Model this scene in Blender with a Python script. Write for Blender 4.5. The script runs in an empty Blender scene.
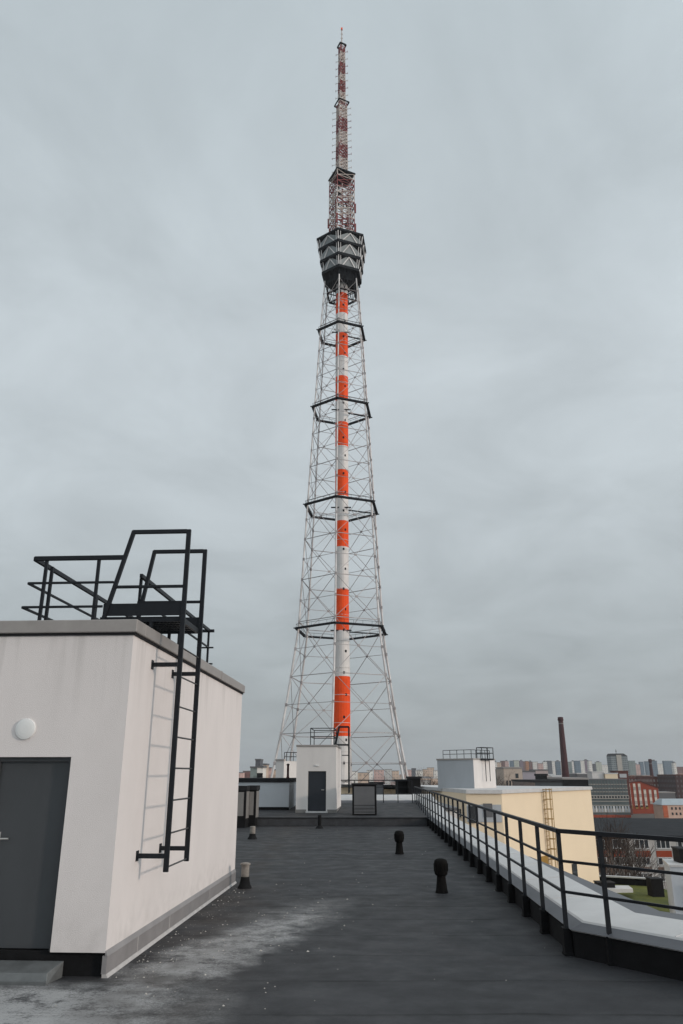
import bpy, bmesh, math, random
from mathutils import Vector, Matrix
R = math.radians
random.seed(7)
scene = bpy.context.scene
col = scene.collection

# ------------------------------------------------------------------ camera
PITCH = math.atan(261/760); EZ = 2.1
cam_d = bpy.data.cameras.new('camera'); cam = bpy.data.objects.new('camera', cam_d); col.objects.link(cam)
cam.location = (0, 0, EZ); cam.rotation_euler = (R(90)+PITCH, 0, 0)
cam_d.sensor_fit = 'VERTICAL'; cam_d.sensor_height = 36; cam_d.lens = 760/1024*36
cam_d.clip_start = .1; cam_d.clip_end = 30000
scene.camera = cam
# ------------------------------------------------------------------ world: overcast sky
SUN = Vector((.87, -.45, .235)).normalized()
w = bpy.data.worlds.new('World'); scene.world = w; w.use_nodes = True
nt = w.node_tree; nt.nodes.clear(); N = nt.nodes.new; L = nt.links.new
def math_node(nt, op, a=None, b=None, clamp=False):
    n = nt.nodes.new('ShaderNodeMath'); n.operation = op; n.use_clamp = clamp
    for i, v in enumerate((a, b)):
        if v is None: continue
        if isinstance(v, (int, float)): n.inputs[i].default_value = v
        else: nt.links.new(v, n.inputs[i])
    return n.outputs[0]
sky = N('ShaderNodeTexSky'); sky.sky_type = 'NISHITA'; sky.sun_disc = False
sky.sun_elevation = math.asin(SUN.z); sky.sun_rotation = math.atan2(SUN.x, SUN.y)
bg1 = N('ShaderNodeBackground'); bg1.inputs[1].default_value = .05; L(sky.outputs[0], bg1.inputs[0])
tc = N('ShaderNodeTexCoord'); sep = N('ShaderNodeSeparateXYZ'); L(tc.outputs['Generated'], sep.inputs[0])
# project the view direction on a flat cloud layer so that the clouds flatten towards the horizon
zc = math_node(nt, 'MAXIMUM', sep.outputs[2], 0.0); zc = math_node(nt, 'ADD', zc, .2)
cx = math_node(nt, 'DIVIDE', sep.outputs[0], zc); cy = math_node(nt, 'DIVIDE', sep.outputs[1], zc)
comb = N('ShaderNodeCombineXYZ'); L(cx, comb.inputs[0]); L(cy, comb.inputs[1])
n1 = N('ShaderNodeTexNoise'); n1.inputs['Scale'].default_value = 2.2; n1.inputs['Detail'].default_value = 7; n1.inputs['Roughness'].default_value = .58
n1.inputs['Distortion'].default_value = .5
L(comb.outputs[0], n1.inputs['Vector'])
ramp = N('ShaderNodeValToRGB'); L(sep.outputs[2], ramp.inputs[0])
e = ramp.color_ramp.elements
e[0].position = 0; e[0].color = (.335, .365, .375, 1)
e[1].position = 1; e[1].color = (.78, .83, .84, 1)
for p, c in ((.05, (.32, .35, .362, 1)), (.14, (.355, .393, .41, 1)), (.28, (.435, .48, .505, 1)), (.5, (.475, .525, .555, 1)), (.80, (.42, .475, .505, 1)), (.9, (.62, .67, .69, 1))):
    q = e.new(p); q.color = c
cm = math_node(nt, 'MULTIPLY_ADD', n1.outputs[0], .6); nt.nodes[-1].inputs[2].default_value = .70
# the cloud cover is thinner, and so brighter, on the side of the sun (behind and to the right)
dot = N('ShaderNodeVectorMath'); dot.operation = 'DOT_PRODUCT'; L(tc.outputs['Generated'], dot.inputs[0]); dot.inputs[1].default_value = SUN
dd = math_node(nt, 'MAXIMUM', dot.outputs['Value'], 0); dd = math_node(nt, 'POWER', dd, 1.5); dd = math_node(nt, 'MULTIPLY', dd, 1.15); dd = math_node(nt, 'ADD', dd, 1)
st = math_node(nt, 'MULTIPLY', cm, dd)
bg2 = N('ShaderNodeBackground'); L(ramp.outputs[0], bg2.inputs[0]); L(st, bg2.inputs[1])
mix = N('ShaderNodeMixShader'); mix.inputs[0].default_value = .93; L(bg1.outputs[0], mix.inputs[1]); L(bg2.outputs[0], mix.inputs[2])
wo = N('ShaderNodeOutputWorld'); L(mix.outputs[0], wo.inputs[0])
# ------------------------------------------------------------------ sun
sd = bpy.data.lights.new('sun', 'SUN'); sd.energy = 1.12; sd.angle = R(4.5); sd.color = (1, .83, .70)
so = bpy.data.objects.new('sun', sd); col.objects.link(so); so.rotation_euler = SUN.to_track_quat('Z', 'Y').to_euler()
vs = scene.view_settings; vs.view_transform = 'Standard'; vs.look = 'None'; vs.exposure = .3; vs.gamma = 1; vs.use_curve_mapping = False

# ------------------------------------------------------------------ helpers
def at(px, py, Y):
    """a point of the place at distance Y seen in direction px, py of the photograph"""
    x = (px-341.5)/760; y = -(py-512)/760; c, s = math.cos(PITCH), math.sin(PITCH)
    d = Vector((x, c-y*s, s+y*c)); return Vector((0, 0, EZ)) + d*(Y/d.y)
def atz(px, py, z):
    x = (px-341.5)/760; y = -(py-512)/760; c, s = math.cos(PITCH), math.sin(PITCH)
    d = Vector((x, c-y*s, s+y*c)); return Vector((0, 0, EZ)) + d*((z-EZ)/d.z)

class MB:
    def __init__(s): s.v = []; s.f = []; s.m = []
    def face(s, pts, m=0):
        n = len(s.v); s.v += [tuple(p) for p in pts]; s.f.append(tuple(range(n, n+len(pts)))); s.m.append(m); return s
    def hexa(s, p, m=0):
        n = len(s.v); s.v += [tuple(q) for q in p]
        for f in ((3,2,1,0),(4,5,6,7),(0,1,5,4),(1,2,6,5),(2,3,7,6),(3,0,4,7)): s.f.append(tuple(n+i for i in f)); s.m.append(m)
        return s
    def box(s, x0, x1, y0, y1, z0, z1, m=0):
        return s.hexa([(x0,y0,z0),(x1,y0,z0),(x1,y1,z0),(x0,y1,z0),(x0,y0,z1),(x1,y0,z1),(x1,y1,z1),(x0,y1,z1)], m)
    def prism(s, poly, z0, z1, m=0):
        n = len(s.v); k = len(poly); s.v += [(x, y, z0) for x, y in poly]+[(x, y, z1) for x, y in poly]
        s.f.append(tuple(n+i for i in reversed(range(k)))); s.f.append(tuple(n+k+i for i in range(k))); s.m += [m, m]
        for i in range(k): s.f.append((n+i, n+(i+1)%k, n+k+(i+1)%k, n+k+i)); s.m.append(m)
        return s
    def bar(s, a, b, w, h=None, m=0, up=(0,0,1)):
        """rectangular bar from a to b"""
        h = w if h is None else h
        a = Vector(a); b = Vector(b); d = (b-a).normalized(); u = Vector(up)
        if abs(d.dot(u)) > .98: u = Vector((0,1,0))
        sx = d.cross(u).normalized()*(w/2); sz = sx.cross(d).normalized()*(h/2)
        return s.hexa([a-sx-sz, a+sx-sz, a+sx+sz, a-sx+sz, b-sx-sz, b+sx-sz, b+sx+sz, b-sx+sz][:4]+[b-sx-sz, b+sx-sz, b+sx+sz, b-sx+sz], m)
    def tube(s, pts, r, n=8, m=0, cap=True):
        pts = [Vector(p) for p in pts]; rs = r if isinstance(r, (list, tuple)) else [r]*len(pts)
        base = len(s.v); prev = None
        for i, p in enumerate(pts):
            d = (pts[min(i+1, len(pts)-1)]-pts[max(i-1, 0)]).normalized()
            ref = prev if prev is not None and abs(d.dot(prev)) < .95 else (Vector((0,0,1)) if abs(d.z) < .9 else Vector((1,0,0)))
            a = d.cross(ref).normalized(); b = a.cross(d).normalized(); prev = b
            for k in range(n):
                t = 2*math.pi*k/n; s.v.append(tuple(p+(a*math.cos(t)+b*math.sin(t))*rs[i]))
        for i in range(len(pts)-1):
            for k in range(n):
                q = base+i*n; s.f.append((q+k, q+(k+1)%n, q+n+(k+1)%n, q+n+k)); s.m.append(m)
        if cap:
            s.f.append(tuple(base+k for k in reversed(range(n)))); s.m.append(m)
            q = base+(len(pts)-1)*n; s.f.append(tuple(q+k for k in range(n))); s.m.append(m)
        return s
    def build(s, name, mats, parent=None, smooth=False, bevel=0, loc=None):
        me = bpy.data.meshes.new(name); me.from_pydata(s.v, [], s.f)
        for q in (mats if isinstance(mats, (list, tuple)) else [mats]): me.materials.append(q)
        me.polygons.foreach_set('material_index', s.m)
        bm = bmesh.new(); bm.from_mesh(me); bmesh.ops.recalc_face_normals(bm, faces=bm.faces); bm.to_mesh(me); bm.free()
        if smooth:
            me.polygons.foreach_set('use_smooth', [True]*len(me.polygons))
            try: me.set_sharp_from_angle(angle=R(40))
            except Exception: pass
        o = bpy.data.objects.new(name, me); col.objects.link(o)
        if parent: o.parent = parent
        if loc: o.location = loc
        if bevel:
            b = o.modifiers.new('bevel', 'BEVEL'); b.width = bevel; b.segments = 2; b.limit_method = 'ANGLE'
        return o
def tag(o, label=None, cat=None, group=None, kind=None):
    if label: o['label'] = label
    if cat: o['category'] = cat
    if group: o['group'] = group
    if kind: o['kind'] = kind
    return o
def thing(name, label, cat, loc=(0,0,0), rz=0, group=None):
    o = bpy.data.objects.new(name, None); col.objects.link(o); o.location = loc; o.rotation_euler = (0,0,rz)
    o.empty_display_size = .2
    return tag(o, label, cat, group)

# ------------------------------------------------------------------ materials
def mat(name, base, rough=.8, var=.0, scale=3., bump=0., bscale=40., metal=0., streak=0., spec=.4, c2=None):
    """base colour broken up by two noises (wear, dirt) and a fine bump"""
    m = bpy.data.materials.new(name); m.use_nodes = True; nt = m.node_tree; b = nt.nodes['Principled BSDF']
    b.inputs['Roughness'].default_value = rough; b.inputs['Metallic'].default_value = metal
    b.inputs['Specular IOR Level'].default_value = spec
    b.inputs['Base Color'].default_value = (*base, 1)
    tc = nt.nodes.new('ShaderNodeTexCoord')
    if var or c2:
        n = nt.nodes.new('ShaderNodeTexNoise'); n.inputs['Scale'].default_value = scale; n.inputs['Detail'].default_value = 7; n.inputs['Roughness'].default_value = .62
        if streak:
            mp = nt.nodes.new('ShaderNodeMapping'); mp.inputs['Scale'].default_value = (1, 1, streak); nt.links.new(tc.outputs['Object'], mp.inputs[0]); nt.links.new(mp.outputs[0], n.inputs['Vector'])
        else: nt.links.new(tc.outputs['Object'], n.inputs['Vector'])
        r = nt.nodes.new('ShaderNodeValToRGB'); nt.links.new(n.outputs[0], r.inputs[0])
        r.color_ramp.elements[0].position = .3; r.color_ramp.elements[1].position = .7
        d = c2 if c2 else tuple(x*(1-var) for x in base)
        r.color_ramp.elements[0].color = (*d, 1); r.color_ramp.elements[1].color = (*(x*(1+var*.5) for x in base), 1) if not c2 else (*base, 1)
        nt.links.new(r.outputs[0], b.inputs['Base Color'])
    if bump:
        n2 = nt.nodes.new('ShaderNodeTexNoise'); n2.inputs['Scale'].default_value = bscale; n2.inputs['Detail'].default_value = 4
        nt.links.new(tc.outputs['Object'], n2.inputs['Vector'])
        bp = nt.nodes.new('ShaderNodeBump'); bp.inputs['Strength'].default_value = bump; bp.inputs['Distance'].default_value = .01
        nt.links.new(n2.outputs[0], bp.inputs['Height']); nt.links.new(bp.outputs[0], b.inputs['Normal'])
    return m

M = {}
M['plaster'] = mat('white_plaster', (.70, .655, .64), .92, .05, 1.3, .5, 110, streak=.6)
# rain streaks under the coping and splash dirt near the base of the near wall
m = M['plaster']; nt = m.node_tree; b = nt.nodes['Principled BSDF']; src = b.inputs['Base Color'].links[0].from_socket
tc = nt.nodes.new('ShaderNodeTexCoord'); sp = nt.nodes.new('ShaderNodeSeparateXYZ'); nt.links.new(tc.outputs['Object'], sp.inputs[0])
mp = nt.nodes.new('ShaderNodeMapping'); mp.inputs['Scale'].default_value = (7, 7, .35); nt.links.new(tc.outputs['Object'], mp.inputs[0])
n = nt.nodes.new('ShaderNodeTexNoise'); n.inputs['Scale'].default_value = 1.2; n.inputs['Detail'].default_value = 6; nt.links.new(mp.outputs[0], n.inputs['Vector'])
n5 = nt.nodes.new('ShaderNodeTexNoise'); n5.inputs['Scale'].default_value = 5; n5.inputs['Detail'].default_value = 8; nt.links.new(tc.outputs['Object'], n5.inputs['Vector'])
top_ = math_node(nt, 'POWER', math_node(nt, 'MAXIMUM', math_node(nt, 'DIVIDE', math_node(nt, 'SUBTRACT', sp.outputs[2], 2.5), 1.25), 0.), 1.6)
st_ = math_node(nt, 'MULTIPLY', math_node(nt, 'MULTIPLY', math_node(nt, 'SUBTRACT', n.outputs[0], .47), 5., True), top_)
st_ = math_node(nt, 'MINIMUM', math_node(nt, 'MAXIMUM', st_, 0.), 1.)
low = math_node(nt, 'MAXIMUM', math_node(nt, 'DIVIDE', math_node(nt, 'SUBTRACT', .75, sp.outputs[2]), .5), 0.)
lo2 = math_node(nt, 'MULTIPLY', low, math_node(nt, 'MAXIMUM', math_node(nt, 'MULTIPLY', math_node(nt, 'SUBTRACT', n5.outputs[0], .42), 3.), 0.))
f_ = math_node(nt, 'MINIMUM', math_node(nt, 'MULTIPLY', math_node(nt, 'ADD', st_, lo2), .32), .45)
mx = nt.nodes.new('ShaderNodeMix'); mx.data_type = 'RGBA'; nt.links.new(f_, mx.inputs[0]); nt.links.new(src, mx.inputs[6]); mx.inputs[7].default_value = (.33, .31, .29, 1)
nt.links.new(mx.outputs[2], b.inputs['Base Color'])
M['plaster_far'] = mat('weathered_white_plaster', (.66, .63, .61), .9, .1, 1.0, streak=.3)
M['plaster_grey'] = mat('pale_blue_grey_cladding', (.40, .42, .445), .8, .08, 1.0, streak=.3)
M['cap'] = mat('brown_grey_cap_metal', (.33, .305, .29), .5, .12, 4, metal=.3)
M['cap_dark'] = mat('dark_cap_metal', (.022, .022, .024), .8, .2, 4, spec=.15)
M['flash'] = mat('grey_metal_flashing', (.30, .285, .285), .55, .15, 3, metal=.3)
M['steel'] = mat('dark_painted_steel', (.010, .012, .016), .5, .25, 9, .15, 60, spec=.25)
M['door'] = mat('dark_grey_door_paint', (.052, .056, .061), .45, .12, 2.2, streak=.4)
M['door2'] = mat('charcoal_door_paint', (.022, .026, .034), .4, .12, 2)
M['chrome'] = mat('brushed_handle_metal', (.6, .58, .55), .3, metal=.9)
M['lampglass'] = mat('milky_lamp_cover', (.70, .70, .69), .35)
M['black'] = mat('black_bitumen', (.009, .009, .010), .85, .3, 5, .4, 40, spec=.2)
M['rung'] = mat('worn_rung_steel', (.07, .07, .072), .5, .4, 20, metal=.4)
M['galv'] = mat('galvanised_step_metal', (.14, .148, .15), .5, .3, 5, metal=.3)
M['sheet'] = mat('pale_sheet_metal', (.57, .56, .555), .5, .12, 1.2, .3, 9, metal=.1)
M['sheet_edge'] = mat('grey_sheet_metal_edge', (.11, .113, .125), .5, .1, 2, metal=.2)
M['pipe'] = mat('dusty_pipe_plastic', (.27, .245, .22), .85, .55, 7)
M['vent'] = mat('black_vent_plastic', (.006, .0055, .0055), .85, .3, 12, .2, 60, spec=.12)
M['panel'] = mat('grey_cabinet_panel', (.12, .12, .125), .5, .12, 3)
M['panel_light'] = mat('weathered_light_panel', (.21, .20, .19), .6, .15, 3)
M['cream'] = mat('cream_render', (.78, .64, .465), .9, .035, .3)
M['ochre'] = mat('ochre_painted_steel', (.30, .17, .035), .7, .1, 2)
M['glass'] = mat('dark_window_glass', (.025, .03, .035), .12, .2, .7, spec=.6)
M['white_frame'] = mat('white_window_frame', (.62, .62, .62), .6)
M['sedum'] = mat('sedum_moss', (.12, .125, .014), 1, .0, .35, c2=(.04, .055, .01))
M['tower_white'] = mat('tower_white_paint', (.70, .67, .65), .5, .12, .35)
M['tower_leg'] = mat('tower_leg_paint', (.66, .635, .625), .6, .3, .25)
M['tower_brace'] = mat('tower_brace_paint', (.40, .37, .37), .6, .6, .1)
M['tower_grey'] = mat('tower_grey_steel', (.16, .15, .155), .6, .2, .5)
M['tower_dark'] = mat('tower_dark_steel', (.016, .018, .021), .8, .2, .5, spec=.1)
M['tower_red'] = mat('tower_orange_red_paint', (.88, .085, .012), .7, .12, .4, spec=.2)
M['mast_red'] = mat('mast_faded_red_paint', (.22, .055, .055), .7, .3, .5)
M['mast_white'] = mat('mast_dirty_white_paint', (.52, .45, .41), .7, .3, .5)
M['tier'] = mat('tower_deck_panel', (.22, .24, .245), .6, .2, .6)
M['brick_dark'] = mat('dark_red_brick', (.105, .035, .028), .9, .25, .2)
M['brick_red'] = mat('orange_red_brick', (.29, .050, .020), .9, .15, .2)
M['brick_brown'] = mat('brown_brick', (.15, .085, .06), .9, .25, .2)
M['chimney'] = mat('chimney_brick', (.06, .018, .02), .9, .25, .3)
M['slate'] = mat('dark_slate_roof', (.028, .030, .034), .95, .35, .4, spec=.15)
M['bark'] = mat('grey_brown_bark', (.055, .038, .030), .95, .3, 2)
M['bark_pale'] = mat('pale_birch_bark', (.20, .18, .165), .9, .3, 1.5)

def roof_material():
    """bitumen felt in 1.2 m strips with overlaps, dust and pale grit"""
    m = bpy.data.materials.new('roofing_felt'); m.use_nodes = True; nt = m.node_tree; b = nt.nodes['Principled BSDF']; L = nt.links.new
    tc = nt.nodes.new('ShaderNodeTexCoord'); P = tc.outputs['Object']
    sp = nt.nodes.new('ShaderNodeSeparateXYZ'); L(P, sp.inputs[0])
    def noise(scale, det=5, rough=.6, sc=(1,1,1), loc=(0,0,0)):
        mp = nt.nodes.new('ShaderNodeMapping'); mp.inputs['Scale'].default_value = sc; mp.inputs['Location'].default_value = loc; L(P, mp.inputs[0])
        n = nt.nodes.new('ShaderNodeTexNoise'); n.inputs['Scale'].default_value = scale; n.inputs['Detail'].default_value = det; n.inputs['Roughness'].default_value = rough
        L(mp.outputs[0], n.inputs['Vector']); return n.outputs[0]
    def ramp(v, *st):
        r = nt.nodes.new('ShaderNodeValToRGB'); L(v, r.inputs[0]); e = r.color_ramp.elements
        e[0].position, e[0].color = st[0][0], (*st[0][1], 1); e[1].position, e[1].color = st[-1][0], (*st[-1][1], 1)
        for p, c in st[1:-1]: q = e.new(p); q.color = (*c, 1)
        return r.outputs[0]
    def g(x): return (x, x, x)
    def mixc(f, a, c):
        n = nt.nodes.new('ShaderNodeMix'); n.data_type = 'RGBA'
        if isinstance(f, float): n.inputs[0].default_value = f
        else: L(f, n.inputs[0])
        for i, v in ((6, a), (7, c)):
            if isinstance(v, tuple): n.inputs[i].default_value = (*v, 1)
            else: L(v, n.inputs[i])
        return n.outputs[2]
    mo = lambda op, a=None, c=None: math_node(nt, op, a, c)
    # strip coordinate along the roof with a slight waviness
    wob = mo('MULTIPLY', mo('SUBTRACT', noise(.8, 2), .5), .16)
    yy = mo('DIVIDE', mo('ADD', mo('ADD', sp.outputs[1], wob), .33), 1.2)
    fr = mo('FRACT', yy); idx = mo('FLOOR', yy)
    wn = nt.nodes.new('ShaderNodeTexWhiteNoise'); wn.noise_dimensions = '1D'; L(idx, wn.inputs['W'])
    base = ramp(noise(.9, 7, .7, (.6, 1.2, 1)), (.3, (.017, .0178, .0205)), (.7, (.034, .035, .039)))
    grit = ramp(noise(70, 3, .7), (.35, g(.72)), (.7, g(1.25)))
    mul = nt.nodes.new('ShaderNodeMix'); mul.data_type = 'RGBA'; mul.blend_type = 'MULTIPLY'; mul.inputs[0].default_value = 1; L(base, mul.inputs[6]); L(grit, mul.inputs[7]); c = mul.outputs[2]
    tone = ramp(wn.outputs[0], (0, g(.82)), (1, g(1.18)))
    mul = nt.nodes.new('ShaderNodeMix'); mul.data_type = 'RGBA'; mul.blend_type = 'MULTIPLY'; mul.inputs[0].default_value = 1; L(c, mul.inputs[6]); L(tone, mul.inputs[7]); c = mul.outputs[2]
    seam = ramp(fr, (0, g(1)), (.03, g(.8)), (.05, g(0)), (.93, g(0)), (1, g(.4)))
    brk = ramp(noise(1.1, 4, .6, (1, .3, 1), (3, 9, 0)), (.38, g(.15)), (.6, g(1)))
    seam = mo('MULTIPLY', seam, brk)
    c = mixc(seam, c, (.008, .008, .009))
    # pale dust washed out over the roof in front of the white building (a trail that runs diagonally)
    warp = mo('MULTIPLY', mo('SUBTRACT', noise(.9, 4, .6), .5), 1.5)
    d = mo('ADD', mo('ADD', mo('MULTIPLY', sp.outputs[1], -.33), sp.outputs[0]), warp)     # distance across the trail
    d = mo('ABSOLUTE', mo('ADD', d, 5.05))
    trail = mo('SUBTRACT', 1.1, mo('DIVIDE', d, .72)); trail = mo('MAXIMUM', trail, 0.)
    lim = mo('MAXIMUM', mo('SUBTRACT', 1., mo('MAXIMUM', mo('DIVIDE', mo('SUBTRACT', sp.outputs[1], 10.2), 5.), 0.)), 0.)
    front = mo('MAXIMUM', mo('DIVIDE', mo('SUBTRACT', 9.35, sp.outputs[1]), .7), 0.); front = mo('MINIMUM', front, 1.)
    left = mo('MINIMUM', mo('MAXIMUM', mo('DIVIDE', mo('SUBTRACT', -.9, sp.outputs[0]), 1.8), 0.), 1.)
    trail = mo('MAXIMUM', mo('MULTIPLY', trail, lim), mo('MULTIPLY', front, left))
    dust = mo('MULTIPLY', trail, ramp(noise(2.6, 12, .78, (.9, 1.1, 1)), (.38, g(.06)), (.62, g(1))))
    fine = ramp(noise(34, 8, .85), (.36, g(.1)), (.6, g(1)))
    dust = mo('MINIMUM', mo('MULTIPLY', mo('MULTIPLY', dust, fine), 3.0), .95)
    c = mixc(dust, c, (.37, .37, .37))
    far = ramp(noise(.5, 8, .7, (.6, 1, 1), (11, 3, 0)), (.52, g(0)), (.78, g(.3)))
    c = mixc(mo('MULTIPLY', far, fine), c, (.16, .16, .17))
    # brownish algae along the wall
    alg = mo('MAXIMUM', mo('SUBTRACT', 1., mo('DIVIDE', mo('ABSOLUTE', mo('ADD', sp.outputs[0], 2.)), 1.1)), 0.)
    alg = mo('MULTIPLY', alg, ramp(noise(1.2, 5), (.35, g(0)), (.6, g(.8))))
    c = mixc(alg, c, (.030, .024, .021))
    # specks of lime
    vo = nt.nodes.new('ShaderNodeTexVoronoi'); vo.inputs['Scale'].default_value = 2.6; vo.inputs['Randomness'].default_value = 1; L(P, vo.inputs['Vector'])
    vs_ = nt.nodes.new('ShaderNodeSeparateColor'); L(vo.outputs['Color'], vs_.inputs[0])
    sz = mo('MULTIPLY', mo('MAXIMUM', mo('SUBTRACT', vs_.outputs[0], .62), 0.), .12)
    n_ = mo('MULTIPLY', noise(30, 2), .03)
    spk = mo('LESS_THAN', mo('ADD', vo.outputs['Distance'], n_), sz)
    c = mixc(mo('MULTIPLY', spk, .55), c, (.42, .42, .41))
    L(c, b.inputs['Base Color'])
    L(ramp(noise(2.2, 5), (.3, g(.55)), (.7, g(.85))), b.inputs['Roughness'])
    b.inputs['Specular IOR Level'].default_value = .35
    h = mo('ADD', mo('MULTIPLY', noise(120, 3), .25), mo('MULTIPLY', noise(3.5, 4, .6), .7))
    h = mo('SUBTRACT', h, mo('MULTIPLY', seam, 1.2)); h = mo('ADD', h, mo('MULTIPLY', fr, .3))
    bp = nt.nodes.new('ShaderNodeBump'); bp.inputs['Strength'].default_value = .55; bp.inputs['Distance'].default_value = .012; L(h, bp.inputs['Height']); L(bp.outputs[0], b.inputs['Normal'])
    return m
M['roof'] = roof_material()

def facade_mat(name, wall, win, sx=3., sz=3., ratio=.5, var=.15):
    """far-off wall with rows of small windows (sub-pixel details of the wall)"""
    m = bpy.data.materials.new(name); m.use_nodes = True; nt = m.node_tree; b = nt.nodes['Principled BSDF']; L = nt.links.new
    b.inputs['Roughness'].default_value = .85
    tc = nt.nodes.new('ShaderNodeTexCoord'); sp = nt.nodes.new('ShaderNodeSeparateXYZ'); L(tc.outputs['Object'], sp.inputs[0])
    mo = lambda op, a=None, c=None: math_node(nt, op, a, c)
    u = mo('ADD', sp.outputs[0], sp.outputs[1])
    fu = mo('FRACT', mo('DIVIDE', u, sx)); fz = mo('FRACT', mo('DIVIDE', sp.outputs[2], sz))
    k = mo('MULTIPLY', mo('LESS_THAN', mo('ABSOLUTE', mo('SUBTRACT', fu, .5)), ratio/2), mo('LESS_THAN', mo('ABSOLUTE', mo('SUBTRACT', fz, .55)), .25))
    n = nt.nodes.new('ShaderNodeTexNoise'); n.inputs['Scale'].default_value = .08; n.inputs['Detail'].default_value = 4; L(tc.outputs['Object'], n.inputs['Vector'])
    r = nt.nodes.new('ShaderNodeValToRGB'); L(n.outputs[0], r.inputs[0]); r.color_ramp.elements[0].position = .35; r.color_ramp.elements[1].position = .65
    r.color_ramp.elements[0].color = (*(x*(1-var) for x in wall), 1); r.color_ramp.elements[1].color = (*(x*(1+var) for x in wall), 1)
    mx = nt.nodes.new('ShaderNodeMix'); mx.data_type = 'RGBA'; L(k, mx.inputs[0]); L(r.outputs[0], mx.inputs[6]); mx.inputs[7].default_value = (*win, 1)
    L(mx.outputs[2], b.inputs['Base Color'])
    return m

# ------------------------------------------------------------------ ground and far land
GZ = -28.
g = MB(); g.face([(-9000,-200,GZ),(9000,-200,GZ),(9000,14000,GZ),(-9000,14000,GZ)])
tag(g.build('ground', mat('city_ground', (.10, .085, .075), .95, .4, .01)), kind='structure')

# ------------------------------------------------------------------ the roof we stand on
def edge_x(y): return 2.82+.036*(y-10.56)       # inner face of the right parapet
FAR = 43.6
def slope_z(y): return .33+.03*(y-34.5)
XE = edge_x(FAR)
g = MB(); corner = (2.82, 10.4); e2 = (4.95, 7.5); e3 = (6.6, 5.2)
g.face([(-16,-4,0),(9,-4,0),(9,3,0),(e3[0],e3[1],0),(e2[0],e2[1],0),(corner[0],corner[1],0),(edge_x(34.5),34.5,0),(-16,34.5,0)])
tag(g.build('roof_floor', M['roof']), kind='structure')
# raised part behind the kerb, gently pitched for drainage
g = MB(); g.face([(-16,34.62,slope_z(34.62)),(edge_x(34.6),34.62,slope_z(34.62)),(XE,FAR,slope_z(FAR)),(-16,FAR,slope_z(FAR))])
tag(g.build('raised_roof_floor', M['roof']), kind='structure')
g = MB(); g.box(-3.9, edge_x(34.4), 34.38, 34.68, 0, .31); g.box(-3.93, edge_x(34.4)+.01, 34.33, 34.72, .312, .352)
g.box(-16, -3.93, 34.3, 34.7, 0, .33)
tag(g.build('roof_step', mat('step_felt', (.045, .047, .052), .8, .35, 3, .4, 60), bevel=.012), kind='structure')
# body of our building under the roof
g = MB(); g.prism([(-16,-4),(9,-4),(9,3),(e3[0]+.9,e3[1]+.5),(e2[0]+.85,e2[1]+.5),(3.75,11.4),(edge_x(45)+.9,44.6),(-16,44.6)], GZ, -.25)
tag(g.build('building_below', mat('block_render', (.5,.45,.38), .9, .1, .3)), 'pale rendered block carrying the dark felt roof underfoot', 'building')

# parapet: sloping wide sheet-metal cap along the right edge, round the corner and across the far end
def offs(p, n, d, z): return (p[0]+n[0]*d, p[1]+n[1]*d, z)
path = [((e3[0],e3[1]), 0), ((e2[0],e2[1]),0), ((corner[0],corner[1]),0), ((edge_x(34.5),34.5),0), ((XE,FAR),.3), ((-2.2,FAR),.3)]
pn = []
for i, (p, _) in enumerate(path):
    ns = []
    for a, b in ((i-1, i), (i, i+1)):
        if a < 0 or b >= len(path): continue
        d = Vector(path[b][0])-Vector(path[a][0]); n = Vector((d.y, -d.x)).normalized(); ns.append(n)
    m = sum(ns, Vector((0,0))).normalized(); pn.append(m/max(.5, m.dot(ns[0])))
prof = [(0, -.02, 0), (0, .31, 0), (.16, .335, 2), (.17, .335, 1), (1.02, .40, 1), (1.02, .30, 2)]   # offset out, height, material
para = thing('parapet', 'low roof parapet under a wide pale sheet metal cap along the railing', 'parapet', (0,0,0))
def loft(i0, i1, zs, mats, name):
    g = MB()
    for i in range(2 if name == 'gutter' else len(path)-1):
        (p, dz), (q, ez) = path[i], path[i+1]; n, m_ = pn[i], pn[i+1]
        a = [offs(p, n, i0[k], zs[k]+dz+.32*(dz/.3)*max(0, i0[k])) for k in range(len(i0))]; b = [offs(q, m_, i0[k], zs[k]+ez+.32*(ez/.3)*max(0, i0[k])) for k in range(len(i0))]
        L_ = (Vector(q)-Vector(p)).length; ns = max(1, int(L_/2.0)) if 'cap' in name else 1
        for k in range(len(i0)):
            k2 = (k+1) % len(i0)
            g.face([a[k], b[k], b[k2], a[k2]], i1[k])
        if i == 0: g.face(a, 0)
        if i == (1 if name == 'gutter' else len(path)-2): g.face(b, 0)
    return g.build(name, mats, para)
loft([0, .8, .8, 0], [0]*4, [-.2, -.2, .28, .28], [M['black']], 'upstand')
loft([-.035, .13, .15, .86, .86, -.02], [0, 1, 1, 1, 1, 1], [.30, .365, .385, .44, .28, .285], [M['sheet_edge'], M['sheet']], 'cap_sheet')
loft([.865, 1.22, 1.22, .865], [0]*4, [.30, .30, .44, .435], [M['sheet_edge']], 'gutter')
ca = Vector(corner); cb_ = Vector((edge_x(17.5), 17.5)); n2 = pn[2]; n3 = Vector((1, -.036)).normalized()
MB().prism([(ca.x+n2.x*.868, ca.y+n2.y*.868), (ca.x+n2.x*1.22, ca.y+n2.y*1.22), (cb_.x+n3.x*.90, cb_.y), (cb_.x+n3.x*.868, cb_.y)], .30, .437).build('corner_ledge', M['sheet_edge'], para)
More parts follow.
